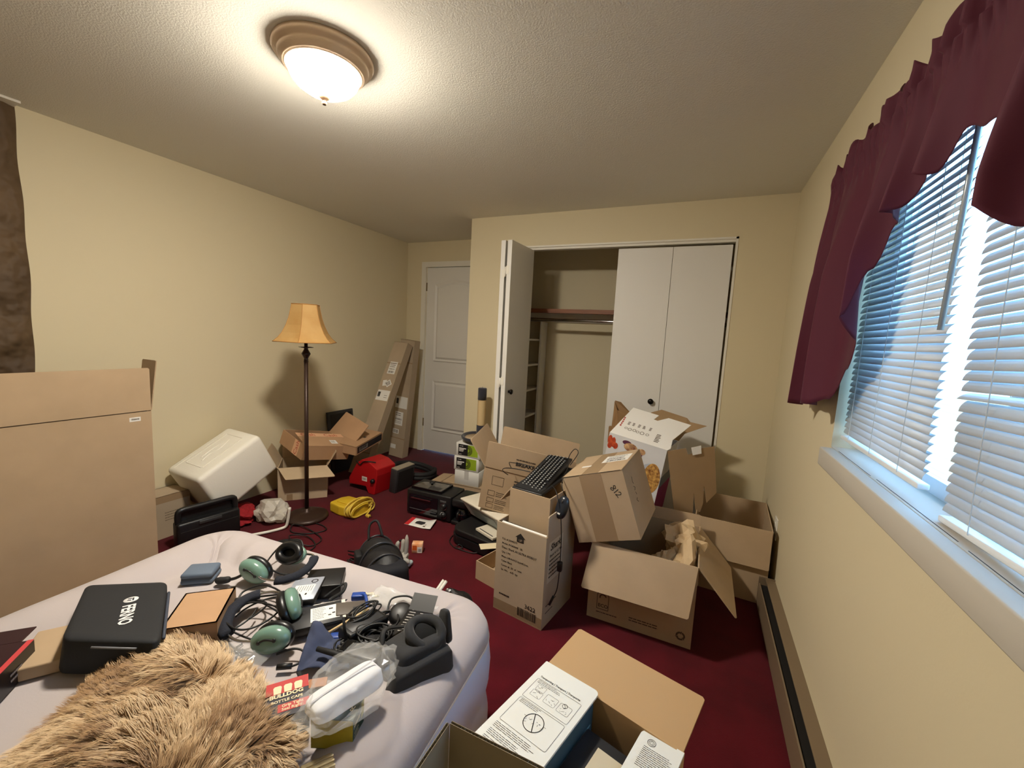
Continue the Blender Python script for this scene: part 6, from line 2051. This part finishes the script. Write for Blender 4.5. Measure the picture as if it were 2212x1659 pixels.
# ---- sheepskin
FURP = [(-1.277, 0.613), (-1.208, 0.629), (-1.066, 0.607), (-0.936, 0.584), (-0.845, 0.570), (-0.765, 0.545), (-0.690, 0.525), (-0.640, 0.480), (-0.610, 0.420), (-0.60, 0.35), (-0.68, 0.22), (-0.83, 0.12), (-1.00, 0.10), (-1.09, 0.17), (-1.135, 0.27), (-1.165, 0.34), (-1.205, 0.40), (-1.250, 0.455), (-1.280, 0.535)]
FURP = [Vector((x * 1.03, y * 1.03, 0)) for (x, y) in FURP]
sk_ = thing('sheepskin', 'long haired golden brown sheepskin draped over the near end of the bed', 'sheepskin', (-0.95, 0.38, B))
cen = Vector((-0.95, 0.38, 0))
outl = smooth_pts(FURP, 4, closed=True)


def furz(x, y, t):
    """t: 0 centre .. 1 edge"""
    z = B + 0.008 + 0.070 * (1 - t ** 2.2)
    z += 0.018 * noise.noise((x * 6, y * 6, 0.5)) * (1 - t)
    g = (x - cen.x) * 0.75 + (y - cen.y) * 0.66
    z -= 0.030 * math.exp(-((g - 0.06) / 0.035) ** 2) * (1 - t ** 2)
    return z


NR_ = 14
vs, fs = [], []
no = len(outl)
for j in range(NR_ + 1):
    t = j / NR_
    for p in outl:
        q_ = cen.lerp(p, t)
        vs.append((q_.x, q_.y, furz(q_.x, q_.y, t) if j < NR_ else B + 0.002))
for j in range(NR_):
    for i in range(no):
        k = (i + 1) % no
        fs.append((j * no + i, j * no + k, (j + 1) * no + k, (j + 1) * no + i))
MB().add(vs, fs, None, True).build('hide', mat('hide_brown', (132, 102, 68), 0.95), sk_, world=True)
# strands: tapered ribbons, combed in locks
fr = random.Random(11)
vs, fs, cols = [], [], []
inv = sk_.matrix_basis.inverted()
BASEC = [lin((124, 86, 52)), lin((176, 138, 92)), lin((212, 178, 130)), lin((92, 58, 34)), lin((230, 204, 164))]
NCL, PER = 2900, 16
for c_ in range(NCL):
    i = fr.randrange(no)
    t = math.sqrt(fr.uniform(0.0, 1.0))
    e = outl[i].lerp(outl[(i + 1) % no], fr.random())
    root = cen.lerp(e, t)
    nz = noise.noise((root.x * 7, root.y * 7, 2.2))
    nz2 = noise.noise((root.x * 4, root.y * 4, 9.0))
    a = math.atan2(root.y - cen.y, root.x - cen.x) + nz * 1.6
    flow = Vector((math.cos(a), math.sin(a), 0)) * (0.25 + 0.6 * t) + Vector((-0.25, -0.30, 0)) + Vector((nz2, nz, 0)) * (1.6 - t)
    flow.normalize()
    L = fr.uniform(0.040, 0.066)
    lift = fr.uniform(0.28, 0.62) * (1.15 - 0.5 * t)
    tip = root + flow * L * 0.85
    tone = 1.3 * noise.noise((root.x * 8, root.y * 8, 5.0)) + fr.uniform(-0.3, 0.3)
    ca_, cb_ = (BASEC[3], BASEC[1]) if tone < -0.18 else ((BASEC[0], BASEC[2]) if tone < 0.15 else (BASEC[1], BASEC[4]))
    zr = furz(root.x, root.y, t)
    curl = fr.uniform(-0.012, 0.012)
    side = Vector((-flow.y, flow.x, 0))
    for s in range(PER):
        jx, jy = fr.gauss(0, 0.0065), fr.gauss(0, 0.0065)
        p0 = Vector((root.x + jx, root.y + jy, zr - 0.003))
        tp = Vector((tip.x + jx * 0.35, tip.y + jy * 0.35, zr + L * lift * 0.62 + fr.uniform(-0.004, 0.004)))
        wd = fr.uniform(0.0006, 0.0011)
        o_ = len(vs)
        for k in range(4):
            u = k / 3
            p = p0.lerp(tp, u)
            p.z += L * 0.42 * lift * math.sin(u * math.pi * 0.9)
            p += side * curl * math.sin(u * 3.0)
            ww = wd * (1 - 0.85 * u)
            if k < 3:
                vs.append(inv @ (p - side * ww))
                vs.append(inv @ (p + side * ww))
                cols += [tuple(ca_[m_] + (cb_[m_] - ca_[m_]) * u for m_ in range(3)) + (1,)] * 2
            else:
                vs.append(inv @ p)
                cols.append(tuple(cb_[:3]) + (1,))
        fs += [(o_, o_ + 1, o_ + 3, o_ + 2), (o_ + 2, o_ + 3, o_ + 5, o_ + 4), (o_ + 4, o_ + 5, o_ + 6)]
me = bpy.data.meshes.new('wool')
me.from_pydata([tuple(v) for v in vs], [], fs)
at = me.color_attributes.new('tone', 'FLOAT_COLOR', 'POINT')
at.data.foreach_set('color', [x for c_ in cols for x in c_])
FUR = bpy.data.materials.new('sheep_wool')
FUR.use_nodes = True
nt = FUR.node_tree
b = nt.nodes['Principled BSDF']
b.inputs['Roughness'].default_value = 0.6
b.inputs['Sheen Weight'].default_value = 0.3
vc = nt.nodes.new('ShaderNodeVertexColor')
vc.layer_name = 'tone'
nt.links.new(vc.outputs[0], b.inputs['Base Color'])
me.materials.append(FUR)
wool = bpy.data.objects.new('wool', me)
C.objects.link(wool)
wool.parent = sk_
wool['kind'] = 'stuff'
